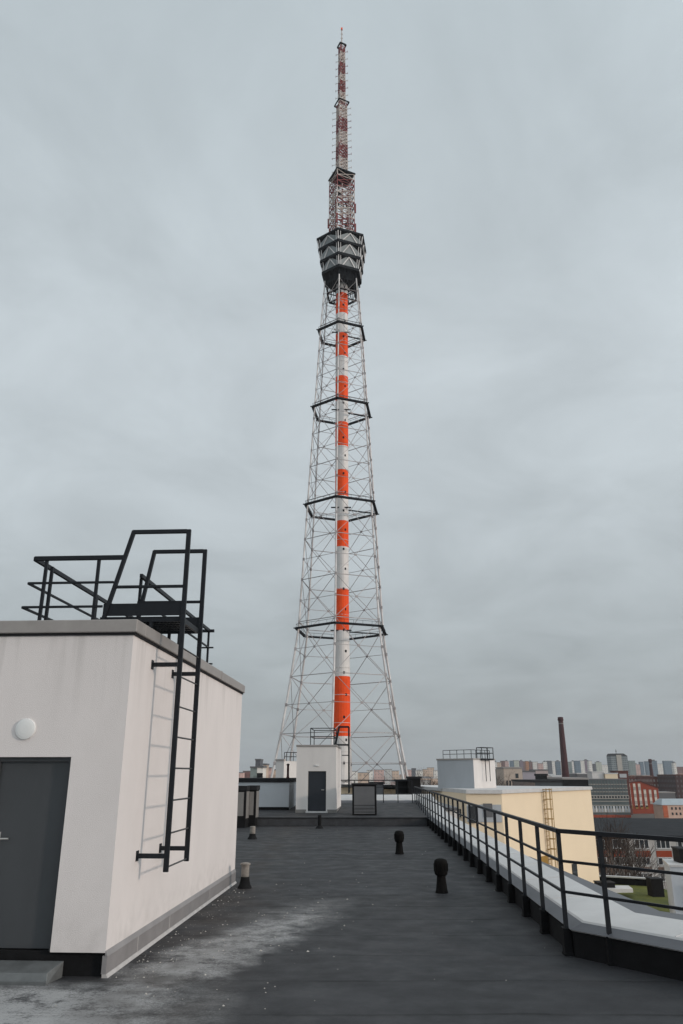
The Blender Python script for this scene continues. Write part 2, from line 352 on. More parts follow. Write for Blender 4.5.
# standing seams across the cap
def seam(a, b): MB().bar(a, b, .012, .008).build('cap_seam', M['sheet'], para)
for k in range(11):
    y = 12.2+k*2.0; x = edge_x(y); seam((x+.16, y, .388), (x+.85, y+.03, .442))
for t in (.35, .9):
    p = Vector(corner).lerp(Vector(e2), t); n = pn[1]; seam((p.x+n.x*.16, p.y+n.y*.16, .388), (p.x+n.x*.85, p.y+n.y*.85, .442))

# railing along the right edge
rl = thing('roof_railing', 'dark steel railing running the whole right edge of the roof', 'railing', (corner[0]-.05, corner[1]+.1, 0))
o_ = Vector(rl.location)
RZ = [(1.40, .055, .05), (1.05, .032, .032), (.70, .032, .032)]
pts = []
y = 10.52
while y < 42.5: pts.append(Vector((edge_x(y)-.05, y, 0))); y += 1.32
endp = Vector((XE-.07, FAR-.05, .3))
dirn = (Vector(e2)-Vector(corner)).normalized()
cpt = pts[0]
front = [cpt+Vector((dirn.x, dirn.y, 0))*d for d in (.62, 1.94, 3.26)]
def zadd(y): return 0 if y < 30 else 0
for (z, w_, h_) in RZ:
    g = MB()
    ztop = Vector((0,0,z))
    g.bar(front[-1]+ztop-o_, cpt+ztop-o_, w_, h_)
    far_p = pts[-1]
    g.bar(cpt+ztop+Vector((0,-.002,0))-o_, Vector((far_p.x, far_p.y, 0))+ztop-o_, w_, h_)
    g.bar(Vector((far_p.x, far_p.y, 0))+ztop-o_, Vector((endp.x, endp.y, .0))+ztop+Vector((0,0,.0))-o_, w_, h_)
    g.build('top_rail' if z > 1.2 else 'middle_rail', M['steel'], rl, bevel=.004)
post = None; br = None
for p in front+pts+[Vector((endp.x, endp.y, 0))]:
    if post is None:
        post = MB().box(-.024, .024, -.024, .024, .28, 1.385).build('post', M['steel'], rl)
        br = MB().box(-.05, .05, -.05, .07, .0, .30).box(-.06, .06, -.06, .075, 0, .03).build('bracket', M['black'], post, bevel=.006)
        q = post
    else:
        q = post.copy(); col.objects.link(q); q.parent = rl
        b2 = br.copy(); col.objects.link(b2); b2.parent = q
    q.location = p-o_
# railing across the far end of the raised roof
fr_ = thing('end_railing', 'dark steel railing across the far end of the raised roof', 'railing', (XE-.1, FAR-.05, .6))
xs = [0-.1-k*.78 for k in range(9)]
for z, w_ in ((1.13, .05), (.78, .03), (.42, .03)):
    MB().bar((xs[0], 0, z), (xs[-1], 0, z), w_).build('top_rail' if z > 1 else 'middle_rail', M['steel'], fr_)
for x in xs: MB().box(x-.022, x+.022, -.022, .022, 0, 1.11).build('post', M['steel'], fr_)

# ------------------------------------------------------------------ big white penthouse on the left
RZP = -math.atan(.055)
A = Vector((-2.58, 9.42, 0)); PL, PW, PH = 7.55, 6.5, 3.72
def penthouse_local(p):           # world -> local of the penthouse (x right along the front, y back), origin = near right corner
    q = Matrix.Rotation(-RZP, 4, 'Z') @ (Vector(p)-A); return q
ph = thing('roof_penthouse', 'large white rendered stairhead at the left with a grey door and wall ladder', 'building', A, RZP)
g = MB()
dx0, dx1, dz1 = -1.56, -.62, 2.28
# body as panels round the door opening
g.box(-PW, dx0, 0, .25, .24, PH); g.box(dx1, 0, 0, .25, .24, PH); g.box(dx0, dx1, 0, .25, dz1, PH)
g.box(-.25, 0, .25, PL, .24, PH); g.box(-PW, -PW+.25, .25, PL, .24, PH); g.box(-PW+.25, -.25, PL-.25, PL, .24, PH)
g.build('wall', M['plaster'], ph)
MB().box(-PW+.05, -.04, .06, PL-.05, 0, .238).build('plinth', M['black'], ph)
MB().box(-PW, -.2, .2, PL-.2, PH-.3, PH-.05).build('flat_roof', M['black'], ph)
g = MB()
g.hexa([(-.002,.0,.215),(.028,.0,.205),(.028,PL,.205),(-.002,PL,.215),(-.002,0,.26),(.004,0,.26),(.004,PL,.26),(-.002,PL,.26)])
g.box(-.03, .022, .004, PL-.004, .035, .21); g.hexa([(-.02,0,.0),(.05,0,.0),(.05,PL,.0),(-.02,PL,.0),(-.02,0,.034),(.026,0,.034),(.026,PL,.034),(-.02,PL,.034)], 1)
for k in (1.1, 2.55, 5.1): g.box(.0215, .026, k, k+.012, .035, .21, 1)
g.build('flashing', [M['flash'], mat('flashing_lip', (.45,.43,.42), .6, .2, 6)], ph)
# parapet cap with a dark drip line
g = MB()
for x0, x1, y0, y1 in ((-PW-.05, .05, -.05, .32), (-PW-.05, .05, PL-.3, PL+.05), (-.3, .05, .32, PL-.3), (-PW-.05, -PW+.3, .32, PL-.3)):
    g.box(x0, x1, y0, y1, PH+.03, PH+.19)
g.build('parapet_cap', M['cap'], ph, bevel=.012)
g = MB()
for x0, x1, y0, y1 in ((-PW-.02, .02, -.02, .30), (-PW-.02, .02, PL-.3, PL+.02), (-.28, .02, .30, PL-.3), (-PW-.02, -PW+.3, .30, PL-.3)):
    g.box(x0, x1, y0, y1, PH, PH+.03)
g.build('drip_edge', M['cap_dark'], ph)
for yj in (2.05, 5.1): MB().box(-.04, .056, yj, yj+.04, PH+.028, PH+.195).build('cap_joint', M['cap'], ph)
# door
d = MB().box(dx0+.05, dx1-.045, .115, .16, .25, dz1-.05).build('door', M['door'], ph, bevel=.004)
g = MB(); g.box(dx0+.002, dx0+.05, .07, .2, .23, dz1-.002); g.box(dx1-.045, dx1-.002, .07, .2, .23, dz1-.002); g.box(dx0+.05, dx1-.045, .07, .2, dz1-.05, dz1-.002)
g.build('door_frame', M['door'], ph)
g = MB(); g.tube([(dx0+.13,.115,1.38),(dx0+.13,.055,1.38),(dx0+.28,.055,1.38)], .011, 10); g.box(dx0+.105, dx0+.155, .108, .116, 1.28, 1.45)
g.tube([(dx0+.13,.11,1.30),(dx0+.13,.10,1.30)], .018, 10)
g.build('handle', M['chrome'], d, smooth=True)
for hz in (.55, 1.25, 2.0): MB().tube([(dx1-.05,.112,hz),(dx1-.05,.112,hz+.11)], .011, 8).build('hinge', M['steel'], d)
MB().box(dx0, dx1, .25, .5, .24, dz1).build('door_recess', M['black'], ph)
# lamp
g = MB(); n = 28; lx, lz = -1.215, 2.6
prev = None
for r_, yv in ((.124, 0.0), (.124, -.016), (.118, -.026), (.09, -.034), (.05, -.039), (.002, -.04)):
    ring = [(lx+r_*math.cos(2*math.pi*k/n), yv, lz+r_*math.sin(2*math.pi*k/n)) for k in range(n)]
    if prev:
        for k in range(n): g.face([prev[k], prev[(k+1)%n], ring[(k+1)%n], ring[k]])
    prev = ring
lo = g.build('wall_lamp', M['lampglass'], ph, smooth=True)
# step in front of the door
st_ = thing('door_step', 'bent galvanised sheet step on the felt in front of the grey door', 'step', (-3.7, 9.3, 0), RZP)
g = MB(); g.hexa([(-.9,-.14,.0),(.62,-.14,.0),(.66,.18,0),(-.9,.18,0),(-.9,-.10,.10),(.60,-.10,.10),(.66,.18,.16),(-.9,.18,.16)])
g.build('tread', M['galv'], st_, bevel=.006)
MB().box(-.9, .62, -.16, -.142, .0, .03).build('front_lip', M['galv'], st_)

# ladder with two tall guard frames
def PLc(x, y, z): return penthouse_local((x, y, z))
yn, yf, XR = 10.28, 11.3, .375        # XR distance of the rails from the wall
ly0 = yn-9.42; ly1 = yf-9.42
lad = thing('wall_ladder', 'dark steel ladder fixed to the white side wall with two tall guard frames', 'ladder', Matrix.Rotation(RZP,4,'Z')@Vector((0,ly0,0))+A, RZP)
def lp(x, y, z): return (x, y-ly0, z)
rw, rd = .062, .045
for nm, yy, z0, dxg, inb in (('near', ly0, .95, -.80, -1.12), ('far', ly1, .97, -.80, -1.0)):
    g = MB(); g.bar(lp(XR, yy, z0), lp(XR, yy, 5.36), rd, rw, up=(1,0,0)); g.build('rail', M['steel'], lad, bevel=.004)
    g = MB()
    g.bar(lp(XR-.024, yy, 5.335), lp(XR+dxg, yy, 5.335), .05, .055)
    g.bar(lp(XR+dxg+.012, yy, 5.35), lp(XR+inb, yy, 4.02), .05, .06, up=(0,1,0))
    g.bar(lp(XR-.03, yy, 4.54), lp(XR+dxg-.19, yy, 4.54), .032, .04)
    g.build('guard_frame', M['steel'], lad, bevel=.004)
    g = MB(); g.bar(lp(XR-.03, yy, 4.22), lp(XR+inb, yy, 4.22), .012, .17); g.build('toe_board', M['steel'], lad)
    for z in (1.13, 3.47):
        g = MB(); g.bar(lp(-.002, yy, z), lp(XR-.02, yy, z), .05, .055); g.bar(lp(-.001,yy,z), lp(.012,yy,z), .09, .12)
        g.build('wall_bracket', M['steel'], lad, bevel=.003)
for k in range(8):
    z = 1.0+k*.386
    MB().tube([lp(XR, ly0-.02, z), lp(XR, ly1+.03, z)], .011, 8).build('rung', M['rung'], lad, smooth=True)
# platform grating between the frames
g = MB(); x0, x1 = XR-1.15, XR-.03
g.bar(lp(x0, ly0+.03, 4.09), lp(x0, ly1-.03, 4.09), .03, .07); g.bar(lp(x1, ly0+.03, 4.09), lp(x1, ly1-.03, 4.09), .03, .07)
g.bar(lp(x0, ly0+.03, 4.09), lp(x1, ly0+.03, 4.09), .012, .07); g.bar(lp(x0, ly1-.03, 4.09), lp(x1, ly1-.03, 4.09), .012, .07)
k = x0+.06
while k < x1: g.box(k-.003, k+.003, ly0+.03-ly0, ly1-.03-ly0, 4.085, 4.12); k += .05
for q in range(1, 7): g.bar(lp(x0, ly0+.03+q*.135, 4.09), lp(x1, ly0+.03+q*.135, 4.09), .05, .02)
g.build('grating', M['steel'], lad)
for x in (XR-1.1, XR-.45):
    for yy in (ly0+.05, ly1-.05):
        MB().bar(lp(x, yy, PH-.04 if x < -.3 else PH+.19), lp(x, yy, 4.07), .04).build('platform_leg', M['steel'], lad)

# railing on the penthouse roof, round the walkway
wr = thing('walkway_railing', 'dark three bar railing round the walkway on top of the white stairhead', 'railing', Matrix.Rotation(RZP,4,'Z')@Vector((-1.8,ly0,PH))+A, RZP)
def wp(x, y, z): return (x+1.8, y-ly0, z-PH)
xl, xr = -1.80, -.60
x_in = -.64                         # near rail ends at the guard frame
for z, w_, h_ in ((4.965, .045, .06), (4.61, .028, .03), (4.27, .028, .03)):
    ext = {4.965: 0, 4.61: .05, 4.27: .09}[z]
    g = MB(); g.bar(wp(xl-ext, ly0, z), wp(x_in+.13-(4.965-z)*.36, ly0, z), w_, h_); g.build('near_bar', M['steel'], wr)
    g = MB(); g.bar(wp(xl-ext, ly0-.001, z-.002), wp(xl, ly0+6.2-1.1, z-.002), w_, h_); g.build('left_bar', M['steel'], wr)
    g = MB(); g.bar(wp(xr, ly1+.02, z), wp(xr, 6.7, z), w_, h_); g.bar(wp(xr-.25, 6.7, z-.001), wp(xr+.1, 6.7, z-.001), w_, h_); g.build('right_bar', M['steel'], wr)
for x, yy in ((xl+.17, ly0+.01), (xl+.10, ly0+.36), (xl+.05, ly0+2.3), (xl+.05, ly0+4.1), (x_in-.24, ly0+.01), (xr-.02, ly1+.1), (xr, 4.3), (xr, 5.9), (xr-.02, 6.72)):
    z0 = PH-.05 if x < -.3 else PH+.19
    MB().bar(wp(x, yy, PH-.05), wp(x, yy, 4.94), .04).build('post', M['steel'], wr)

# ------------------------------------------------------------------ roof vents and pipes
def lathe(g, prof, n=20, cx=0, cy=0, m=0):
    rings = []
    for r_, z in prof: rings.append([(cx+r_*math.cos(2*math.pi*k/n), cy+r_*math.sin(2*math.pi*k/n), z) for k in range(n)])
    base = len(g.v)
    for rg in rings: g.v += rg
    for i in range(len(rings)-1):
        for k in range(n): q = base+i*n; g.f.append((q+k, q+(k+1)%n, q+n+(k+1)%n, q+n+k)); g.m.append(m)
    g.f.append(tuple(base+(len(rings)-1)*n+k for k in range(n))); g.m.append(m)
    return g
def vent(loc, label, s=1.):
    t = thing('roof_vent', label, 'vent pipe', loc, 0, 'black mushroom vents on the felt roof')
    g = lathe(MB(), [(.122*s,0),(.118*s,.015),(.105*s,.06),(.088*s,.20),(.076*s,.36),(.075*s,.42*s)]); g.build('stem', M['vent'], t, smooth=True)
    g = lathe(MB(), [(.07,.30*s),(.10,.295*s),(.120*s,.32*s),(.126*s,.36*s),(.127*s,.50*s),(.118*s,.545*s),(.09*s,.57*s),(.05*s,.582*s),(.01,.584*s)])
    for k in range(12):
        a = 2*math.pi*k/12; g.box(math.cos(a)*.127*s-.007, math.cos(a)*.127*s+.007, math.sin(a)*.127*s-.007, math.sin(a)*.127*s+.007, .37*s, .50*s)
    g.build('hood', M['vent'], t, smooth=True)
vent((1.86, 15.62, 0), 'larger nearer black mushroom vent on the felt nearest the railing')
vent((1.59, 22.75, 0), 'farther black mushroom vent standing mid roof before the step', 1.02)
t = thing('vent_pipe', 'short pale pipe with black collar beside the white wall corner', 'vent pipe', (-1.87, 16.24, 0))
lathe(MB(), [(.14,0),(.135,.015),(.11,.06),(.090,.13),(.08,.20)]).build('collar', M['black'], t, smooth=True)
lathe(MB(), [(.076,.1),(.076,.41)]).build('pipe', M['pipe'], t, smooth=True); lathe(MB(), [(.098,.41),(.098,.435),(.05,.45)]).build('lid', M['pipe'], t, smooth=True)
t = thing('vent_pipe', 'smaller farther pale pipe with black foot near the grey cabinets', 'vent pipe', (-3.0, 27.75, 0))
lathe(MB(), [(.17,0),(.16,.02),(.12,.08),(.10,.17)]).build('collar', M['black'], t, smooth=True); lathe(MB(), [(.092,.1),(.092,.39),(.06,.40)]).build('pipe', M['pipe'], t, smooth=True)
t = thing('drain_pipe', 'thin black pipe standing against the dark roof step', 'pipe', (-.88, 32.9, 0))
lathe(MB(), [(.17,0),(.13,.05),(.085,.11)]).build('collar', M['black'], t, smooth=True); lathe(MB(), [(.075,.08),(.075,.5)]).build('pipe', M['black'], t, smooth=True)

# grit and crumbs of mortar on the felt
g = MB()
def crumb(x, y, s):
    p = [Vector((random.uniform(-1,1), random.uniform(-1,1), random.uniform(0,1)))*s for _ in range(5)]
    c = Vector((x, y, .001)); top = c+Vector((0,0,s*.7)); ring = [c+Vector((math.cos(a)*s*random.uniform(.6,1.2), math.sin(a)*s*random.uniform(.6,1.2), 0)) for a in (0,1.3,2.5,3.8,5.1)]
    for i in range(5): g.face([ring[i], ring[(i+1)%5], top])
for _ in range(150):
    t_ = random.random()**1.4*7; off = abs(random.gauss(0, .28))+.07
    crumb(-2.52+.055*t_+off, 9.4+t_, random.choice((.005,.006,.008,.010,.016)))
for _ in range(90): crumb(random.gauss(-1.3, 1.2), random.uniform(8, 18), random.choice((.005,.008,.011,.016)))
for _ in range(70): y_ = random.uniform(8.3, 15); crumb(-4.9+.33*y_+random.gauss(0,.55), y_, random.choice((.007,.010,.014,.022)))
for _ in range(40): crumb(random.uniform(-2, 3), random.uniform(8, 33), random.choice((.008,.012,.02)))
tag(g.build('roof_grit', mat('mortar_crumbs', (.42,.40,.37), .95, .6, 30)), 'pale crumbs of mortar and grit scattered over the dark roof felt', 'grit', kind='stuff')

# ------------------------------------------------------------------ small penthouse in the middle
p2 = thing('small_penthouse', 'small white rendered stairhead with charcoal door behind the roof step', 'building', (-.245, 36.8, .42), RZP)
W2, H2, D2 = 1.83, 2.83, 4.0
a0, a1, zt = -1.29, -.46, 1.76
g = MB(); g.box(-W2, a0, 0, .2, 0, H2); g.box(a1, 0, 0, .2, 0, H2); g.box(a0, a1, 0, .2, zt, H2); g.box(-W2, 0, .2, D2, 0, H2); g.build('wall', M['plaster_far'], p2)
dd_ = MB().box(a0+.002, a1-.002, .08, .197, .05, zt-.002).build('door', M['door2'], p2)
MB().tube([(a1-.1,.08,.95),(a1-.1,.05,.95),(a1-.22,.05,.95)], .012, 6).build('handle', M['chrome'], dd_)
MB().box(-W2-.03, .03, -.03, D2+.03, H2, H2+.09).build('roof_cap', M['cap'], p2, bevel=.01)
MB().box(a0-.08, a1+.08, -.12, .0, -.02, .05).build('door_sill', M['sheet'], p2)
MB().box(-W2-.012, a0-.06, -.012, -.001, -.05, .12).box(a1+.06, .012, -.012, -.001, -.05, .12).box(.001, .012, -.012, D2, -.05, .12).build('plinth', M['panel_light'], p2)
MB().box(-.95, -.8, -.05, -.001, 1.98, 2.04).build('door_lamp', M['lampglass'], p2)
def box_guard(name, label, loc, x0, x1, y0, y1, h, rz=RZP, r_=.035, group=None, mid=True, parent=None):
    t = parent or thing(name, label, 'railing', loc, rz, group)
    for z in ((h, h/2) if mid else (h,)):
        g = MB(); c4 = [(x0,y0,z),(x1,y0,z),(x1,y1,z),(x0,y1,z)]
        for i in range(4): g.bar(c4[i], c4[(i+1)%4], r_)
        g.build('bar', M['steel'], t)
    n = max(1, round((x1-x0)/1.1))
    for k in range(n+1):
        for yv in (y0, y1):
            x = x0+(x1-x0)*k/n; MB().bar((x, yv, 0), (x, yv, h), r_).build('post', M['steel'], t)
    return t
box_guard('roof_guard', 'small dark steel guard cage on top of the small white stairhead', (-1.45, 37.1, 3.34), 0, 1.1, 0, 1.9, .75)
t = thing('side_ladder', 'dark ladder with hooped guard on the side of the small stairhead', 'ladder', (.22, 38.2, 0), RZP)
for yv in (0, .7):
    MB().bar((.12, yv, 1.2), (.12, yv, 4.25), .05).build('rail', M['steel'], t)
    MB().bar((.12, yv, 4.23), (-.35, yv, 4.23), .05).bar((-.35, yv, 4.24), (-.55, yv, 3.36), .05).build('guard_frame', M['steel'], t)
for k in range(8): MB().bar((.12, 0, 1.35+k*.27), (.12, .7, 1.35+k*.27), .03).build('rung', M['steel'], t)
MB().box(-.55, .1, 0, .7, 3.36, 3.42).build('platform', M['steel'], t)
for z in (1.7, 2.9): MB().bar((-.2, 0, z), (.12, 0, z), .04).build('wall_bracket', M['steel'], t)
# grey cabinet
t = thing('vent_cabinet', 'dark framed grey ventilation cabinet right of the small white stairhead', 'cabinet', (.47, 35.6, .36), RZP)
MB().box(0, 1.06, 0, .9, 0, 1.24).build('casing', M['black'], t, bevel=.01)
MB().box(-.03, 1.09, -.04, .94, 1.24, 1.31).build('lid', M['cap_dark'], t)
MB().box(.08, .98, -.012, -.001, .42, 1.18).build('panel', M['panel'], t)
g = MB()
for k in range(6): g.hexa([(.08,-.03,.06+k*.058),(.98,-.03,.06+k*.058),(.98,-.001,.09+k*.058),(.08,-.001,.09+k*.058),(.08,-.03,.066+k*.058),(.98,-.03,.066+k*.058),(.98,-.001,.1+k*.058),(.08,-.001,.1+k*.058)])
g.build('louvre', M['panel'], t)
# pair of cabinets at the left
for nm, lab, x, y, wv in (('vent_cabinet', 'grey panelled ventilation cabinet nearest the big stairhead wall at left', -4.42, 33.2, .52), ('vent_cabinet', 'slightly farther cabinet with light weathered panel by the roof step end', -3.93, 33.9, .36)):
    t = thing(nm, lab, 'cabinet', (x, y, 0), RZP)
    MB().box(0, wv, 0, .8, 0, 1.42).build('casing', M['black'], t)
    MB().box(-.03, wv+.03, -.03, .83, 1.42, 1.60).build('lid', M['cap_dark'], t)
    MB().box(.09, wv-.09, -.012, -.001, .45, 1.36).build('front_panel', M['panel_light'], t)
    MB().box(wv+.001, wv+.012, .06, .74, .35, 1.38).build('side_panel', M['panel_light'], t)
# blue-grey walled roof block at left
t = thing('roof_block', 'low pale blue grey roof block with a black edge left of the small stairhead', 'building', (-2.5, 38.5, .3), RZP)
MB().box(-7, 0, 0, 4.4, 0, 1.38).build('wall', mat('bluish_white_block_render', (.50,.52,.545), .9, .08, 1), t); MB().box(-7.04, .04, -.05, 4.45, 1.38, 1.56).build('edge_cap', M['cap_dark'], t)
MB().box(-7, .02, -.02, -.001, .0, .28).build('base_strip', M['black'], t)
t = thing('exhaust_pipe', 'thin dark exhaust pipe rising from the blue grey roof block', 'pipe', (-2.62, 39.3, 1.86))
lathe(MB(), [(.09,0),(.065,.06),(.055,.12),(.055,.62)],12).build('pipe', M['chimney'], t, smooth=True); lathe(MB(), [(.08,.60),(.085,.63),(.03,.68)],12).build('cap', M['black'], t, smooth=True)

# ------------------------------------------------------------------ next building beyond the far railing
t = thing('annex_building', 'low annex with a pale roof beyond the far railing', 'building', (-9, 46, GZ))
MB().box(0, 15.5, 0, 26, 0, 28.1).build('wall', M['plaster_far'], t); MB().box(-.1, 15.6, -.1, 26.1, 28.1, 28.25).build('roof_edge', M['panel'], t)
for lab, px, wv, Yv, top in (('dark ventilation unit with wide flat lid beside the tower leg foot', 414.5, .85, 49, 776.5), ('lower dark ventilation unit left of the lidded one beyond the end railing', 402, .8, 50, 779.5), ('brown grey ventilation unit farthest left beyond the end railing', 377, .9, 51, 782)):
    p = at(px, top, Yv); t = thing('air_handling_unit', lab, 'ventilation unit', (p.x, Yv, .25))
    h = p.z-.25
    MB().box(-wv/2*.85, wv/2*.85, 0, 1.2, 0, h-.12).build('casing', M['black'] if px > 390 else M['panel'], t)
    MB().box(-wv/2, wv/2, -.1, 1.3, h-.12, h).build('lid', M['cap_dark'], t)
# white lift housing far left
p = at(284, 761, 110)
t = thing('lift_housing', 'tall white lift housing with a small railing left of the small stairhead', 'building', (p.x, 110, -4), R(40))
MB().box(0, 3.4, 0, 1.9, 0, p.z+4).build('wall', M['plaster_far'], t)
MB().box(-.08, .25, -.08, 1.98, p.z+4, p.z+4.25).build('roof_edge', M['cap'], t)
p2_ = at(285, 761, 110)
box_guard('roof_guard', 'small three bar railing on the tall white lift housing', (p2_.x+.2, 110.3, p.z), 0, 1.9, 0, 1.2, 1.15, rz=R(20), r_=.07)
t = thing('annex_building', 'plain block carrying the tall white lift housing', 'building', (-30, 106, GZ)); MB().box(0, 38, 0, 20, 0, 24).build('wall', M['plaster_far'], t)

# ------------------------------------------------------------------ cream building at right
zt = .5
c0, c1, c2, cm_ = (atz(466,793.5,zt-.22), atz(501.5,793.6,zt-.22), atz(590.6,789.6,zt-.22), atz(425,789.6,zt-.22))
cb = thing('cream_building', 'large cream rendered block with white roof edge beyond the railing', 'building', (c1.x, c1.y, GZ))
o_ = Vector((c1.x, c1.y, GZ)); bkr = Vector((c2.x-30, c2.y+18, 0)); bkl = Vector((cm_.x-4, cm_.y+18, 0))
poly = [(q.x-o_.x, q.y-o_.y) for q in (cm_, c0, c1, c2, bkr, bkl)]
MB().prism(poly, 0, zt-.22-GZ).build('wall', M['cream'], cb)
ce = Vector((sum(q[0] for q in poly)/6, sum(q[1] for q in poly)/6))
poly2 = [tuple(ce+(Vector(q)-ce)*1.012) for q in poly]
MB().prism(poly2, zt-.22-GZ, zt+.12-GZ).build('roof_edge', M['sheet'], cb)
def on_wall(a, b, px, py, out=0.):      # point where a direction meets the wall through a and b
    q = at(px, py, 100)-Vector((0,0,EZ)); n = Vector((b.y-a.y, a.x-b.x, 0)).normalized(); 
    if n.y > 0: n = -n
    t_ = (Vector((a.x, a.y, 0))-Vector((0,0,EZ))+n*out).dot(n)/q.dot(n); return Vector((0,0,EZ))+q*t_, n
def wall_quad(a, b, px0, py0, px1, py1, name, m, parent, out=.05):
    p, n = on_wall(a, b, px0, py0); q, _ = on_wall(a, b, px1, py0); r_, _ = on_wall(a, b, px0, py1)
    z1, z0 = p.z, r_.z; base = Vector(parent.location)
    f = [Vector((p.x,p.y,z0)), Vector((q.x,q.y,z0)), Vector((q.x,q.y,z1)), Vector((p.x,p.y,z1))]
    g = MB(); g.hexa([v-base+n*.002 for v in f]+[v-base+n*out for v in f]); return g.build(name, m, parent)
# lower pale band, windows and louvre in the corner
wall_quad(c0, c1, 466.5, 804.5, 501, 822, 'pale_band', M['plaster_grey'], cb, .06)
for a_, b_, x0, x1, y0, y1, nm, mm in ((c0,c1,468,475.5,806,823,'window',M['glass']), (c0,c1,483,492,803.5,817,'louvre',M['panel']), (cm_,c0,448.5,452,807,815.5,'window',M['glass']), (cm_,c0,455,461,808,816,'window',M['glass'])):
    wall_quad(a_, b_, x0, y0, x1, y1, nm, mm, cb, .12)
wall_quad(c1, c2, 538, 857, 545.5, 868, 'service_hatch', M['ochre'], cb, .25)
wall_quad(c1, c2, 571.5, 864, 576, 884, 'narrow_window', M['glass'], cb, .1)
# caged ladder
lpos, nn = on_wall(c1, c2, 542.5, 788)
tdir = Vector((-nn.y, nn.x, 0)); tdir = tdir if tdir.x > 0 else -tdir
cl = thing('caged_ladder', 'ochre caged ladder running down the cream wall', 'ladder', (lpos.x, lpos.y, -11.5))
b0 = Vector(cl.location)
top, bot = 12.1, 1.0
for s in (-.28, .28): MB().bar(tdir*s+nn*.15+Vector((0,0,bot)), tdir*s+nn*.15+Vector((0,0,top)), .045).build('rail', M['ochre'], cl)
rg0 = None
for k in range(26):
    o = MB().bar(tdir*-.28, tdir*.28, .04).build('rung', M['ochre'], cl) if rg0 is None else rg0.copy()
    if rg0 is None: rg0 = o
    else: col.objects.link(o); o.parent = cl
    o.location = nn*.15+Vector((0,0,bot+.3+k*.42))
hp = None
for k in range(11):
    if hp is None:
        g = MB(); g.tube([tdir*.42*math.cos(a)+nn*(.15+.8*math.sin(a)) for a in [math.pi*i/8 for i in range(9)]], .035, 5); hp = o = g.build('hoop', M['ochre'], cl)
    else: o = hp.copy(); col.objects.link(o); o.parent = cl
    o.location = Vector((0,0,top-.1-k*.93))
for a in (.5, 1.1, 1.57, 2.04, 2.64):
    v = tdir*.42*math.cos(a)+nn*(.15+.8*math.sin(a)); MB().bar(v+Vector((0,0,top)), v+Vector((0,0,top-9.5)), .045).build('cage_strip', M['ochre'], cl)
# penthouse on the cream building
q0, q1, q2 = atz(438.2,789,zt), atz(474.5,789.6,zt), atz(496.2,789,zt)
p3 = thing('white_penthouse', 'pale box shaped stairhead on the flat roof of the cream building', 'building', (q1.x, q1.y, zt+.1))
q3 = q0+q2-q1
P4 = [(v.x-q1.x, v.y-q1.y) for v in (q0, q1, q2, q3)]
hh = 2.78
MB().prism(P4, -.1, hh).build('wall', M['plaster_grey'], p3)
c_ = Vector((sum(v[0] for v in P4)/4, sum(v[1] for v in P4)/4)); MB().prism([tuple(c_+(Vector(v)-c_)*1.03) for v in P4], hh, hh+.16).build('roof_cap', M['cap'], p3)
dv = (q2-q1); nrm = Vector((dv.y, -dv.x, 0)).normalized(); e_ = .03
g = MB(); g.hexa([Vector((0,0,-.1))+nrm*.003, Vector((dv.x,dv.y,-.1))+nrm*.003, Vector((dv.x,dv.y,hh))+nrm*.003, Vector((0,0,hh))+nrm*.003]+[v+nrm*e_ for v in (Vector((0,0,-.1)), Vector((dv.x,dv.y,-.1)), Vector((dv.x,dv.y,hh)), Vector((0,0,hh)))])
g.build('painted_sunlit_side', M['plaster_far'], p3)  # right face in a lighter colour than the grey one: sunlight painted in
for k in range(2): pass
def poly_rail(t, pts, hs, r_, post_step):
    for z in hs:
        g = MB()
        for a, b in zip(pts, pts[1:]): g.bar(Vector(a)+Vector((0,0,z)), Vector(b)+Vector((0,0,z)), r_)
        g.build('bar', M['steel'], t)
    for a, b in zip(pts, pts[1:]):
        a, b = Vector(a), Vector(b); n = max(1, round((b-a).length/post_step))
        for k in range(n): MB().bar(a.lerp(b, k/n), a.lerp(b, k/n)+Vector((0,0,hs[0])), r_).build('post', M['steel'], t)
    MB().bar(pts[-1], Vector(pts[-1])+Vector((0,0,hs[0])), r_).build('post', M['steel'], t)
t = thing('roof_guard', 'low grey railing along the top of the pale box stairhead', 'railing', (q0.x+.6, q0.y, zt+hh+.26))
b_ = Vector(t.location); v0 = q0+Vector((.7,.3,0)); v1 = q1+Vector((-.1,.3,0))
poly_rail(t, [Vector((v.x-b_.x, v.y-b_.y, 0)) for v in (v0, v1, q2+Vector((-.5,0,0)))], (.85, .45), .055, 1.0)
t = thing('hatch_guard', 'taller dark ladder guard at the right corner of the pale stairhead', 'railing', (q1.x+1.1, q1.y+.8, zt+hh+.1))
poly_rail(t, [Vector(v) for v in ((0,0,0),(1.4,1.2,0),(.9,1.9,0),(-.4,.8,0),(0,0,0))], (1.25,.7), .07, 1.2)
MB().hexa([(0,-.02,0),(1.42,1.2,0),(.9,1.92,0),(-.42,.8,0),(0,-.02,.16),(1.42,1.2,.16),(.9,1.92,.16),(-.42,.8,.16)]).build('platform', M['steel'], t)
for s in (.25, .6):
    v = Vector((1.4,1.2,0))*s; MB().bar(v+Vector((0,-.1,.1)), v+Vector((0,-.1,-2.1)), .06).build('ladder_rail', M['steel'], t)
t = thing('step_rail', 'little dark handrail before the grey face of the pale stairhead', 'railing', atz(456,789,zt)+Vector((0,-1,0)))
poly_rail(t, [Vector(v) for v in ((0,0,0),(.9,0,0))], (.95,.6,.3), .05, .8)

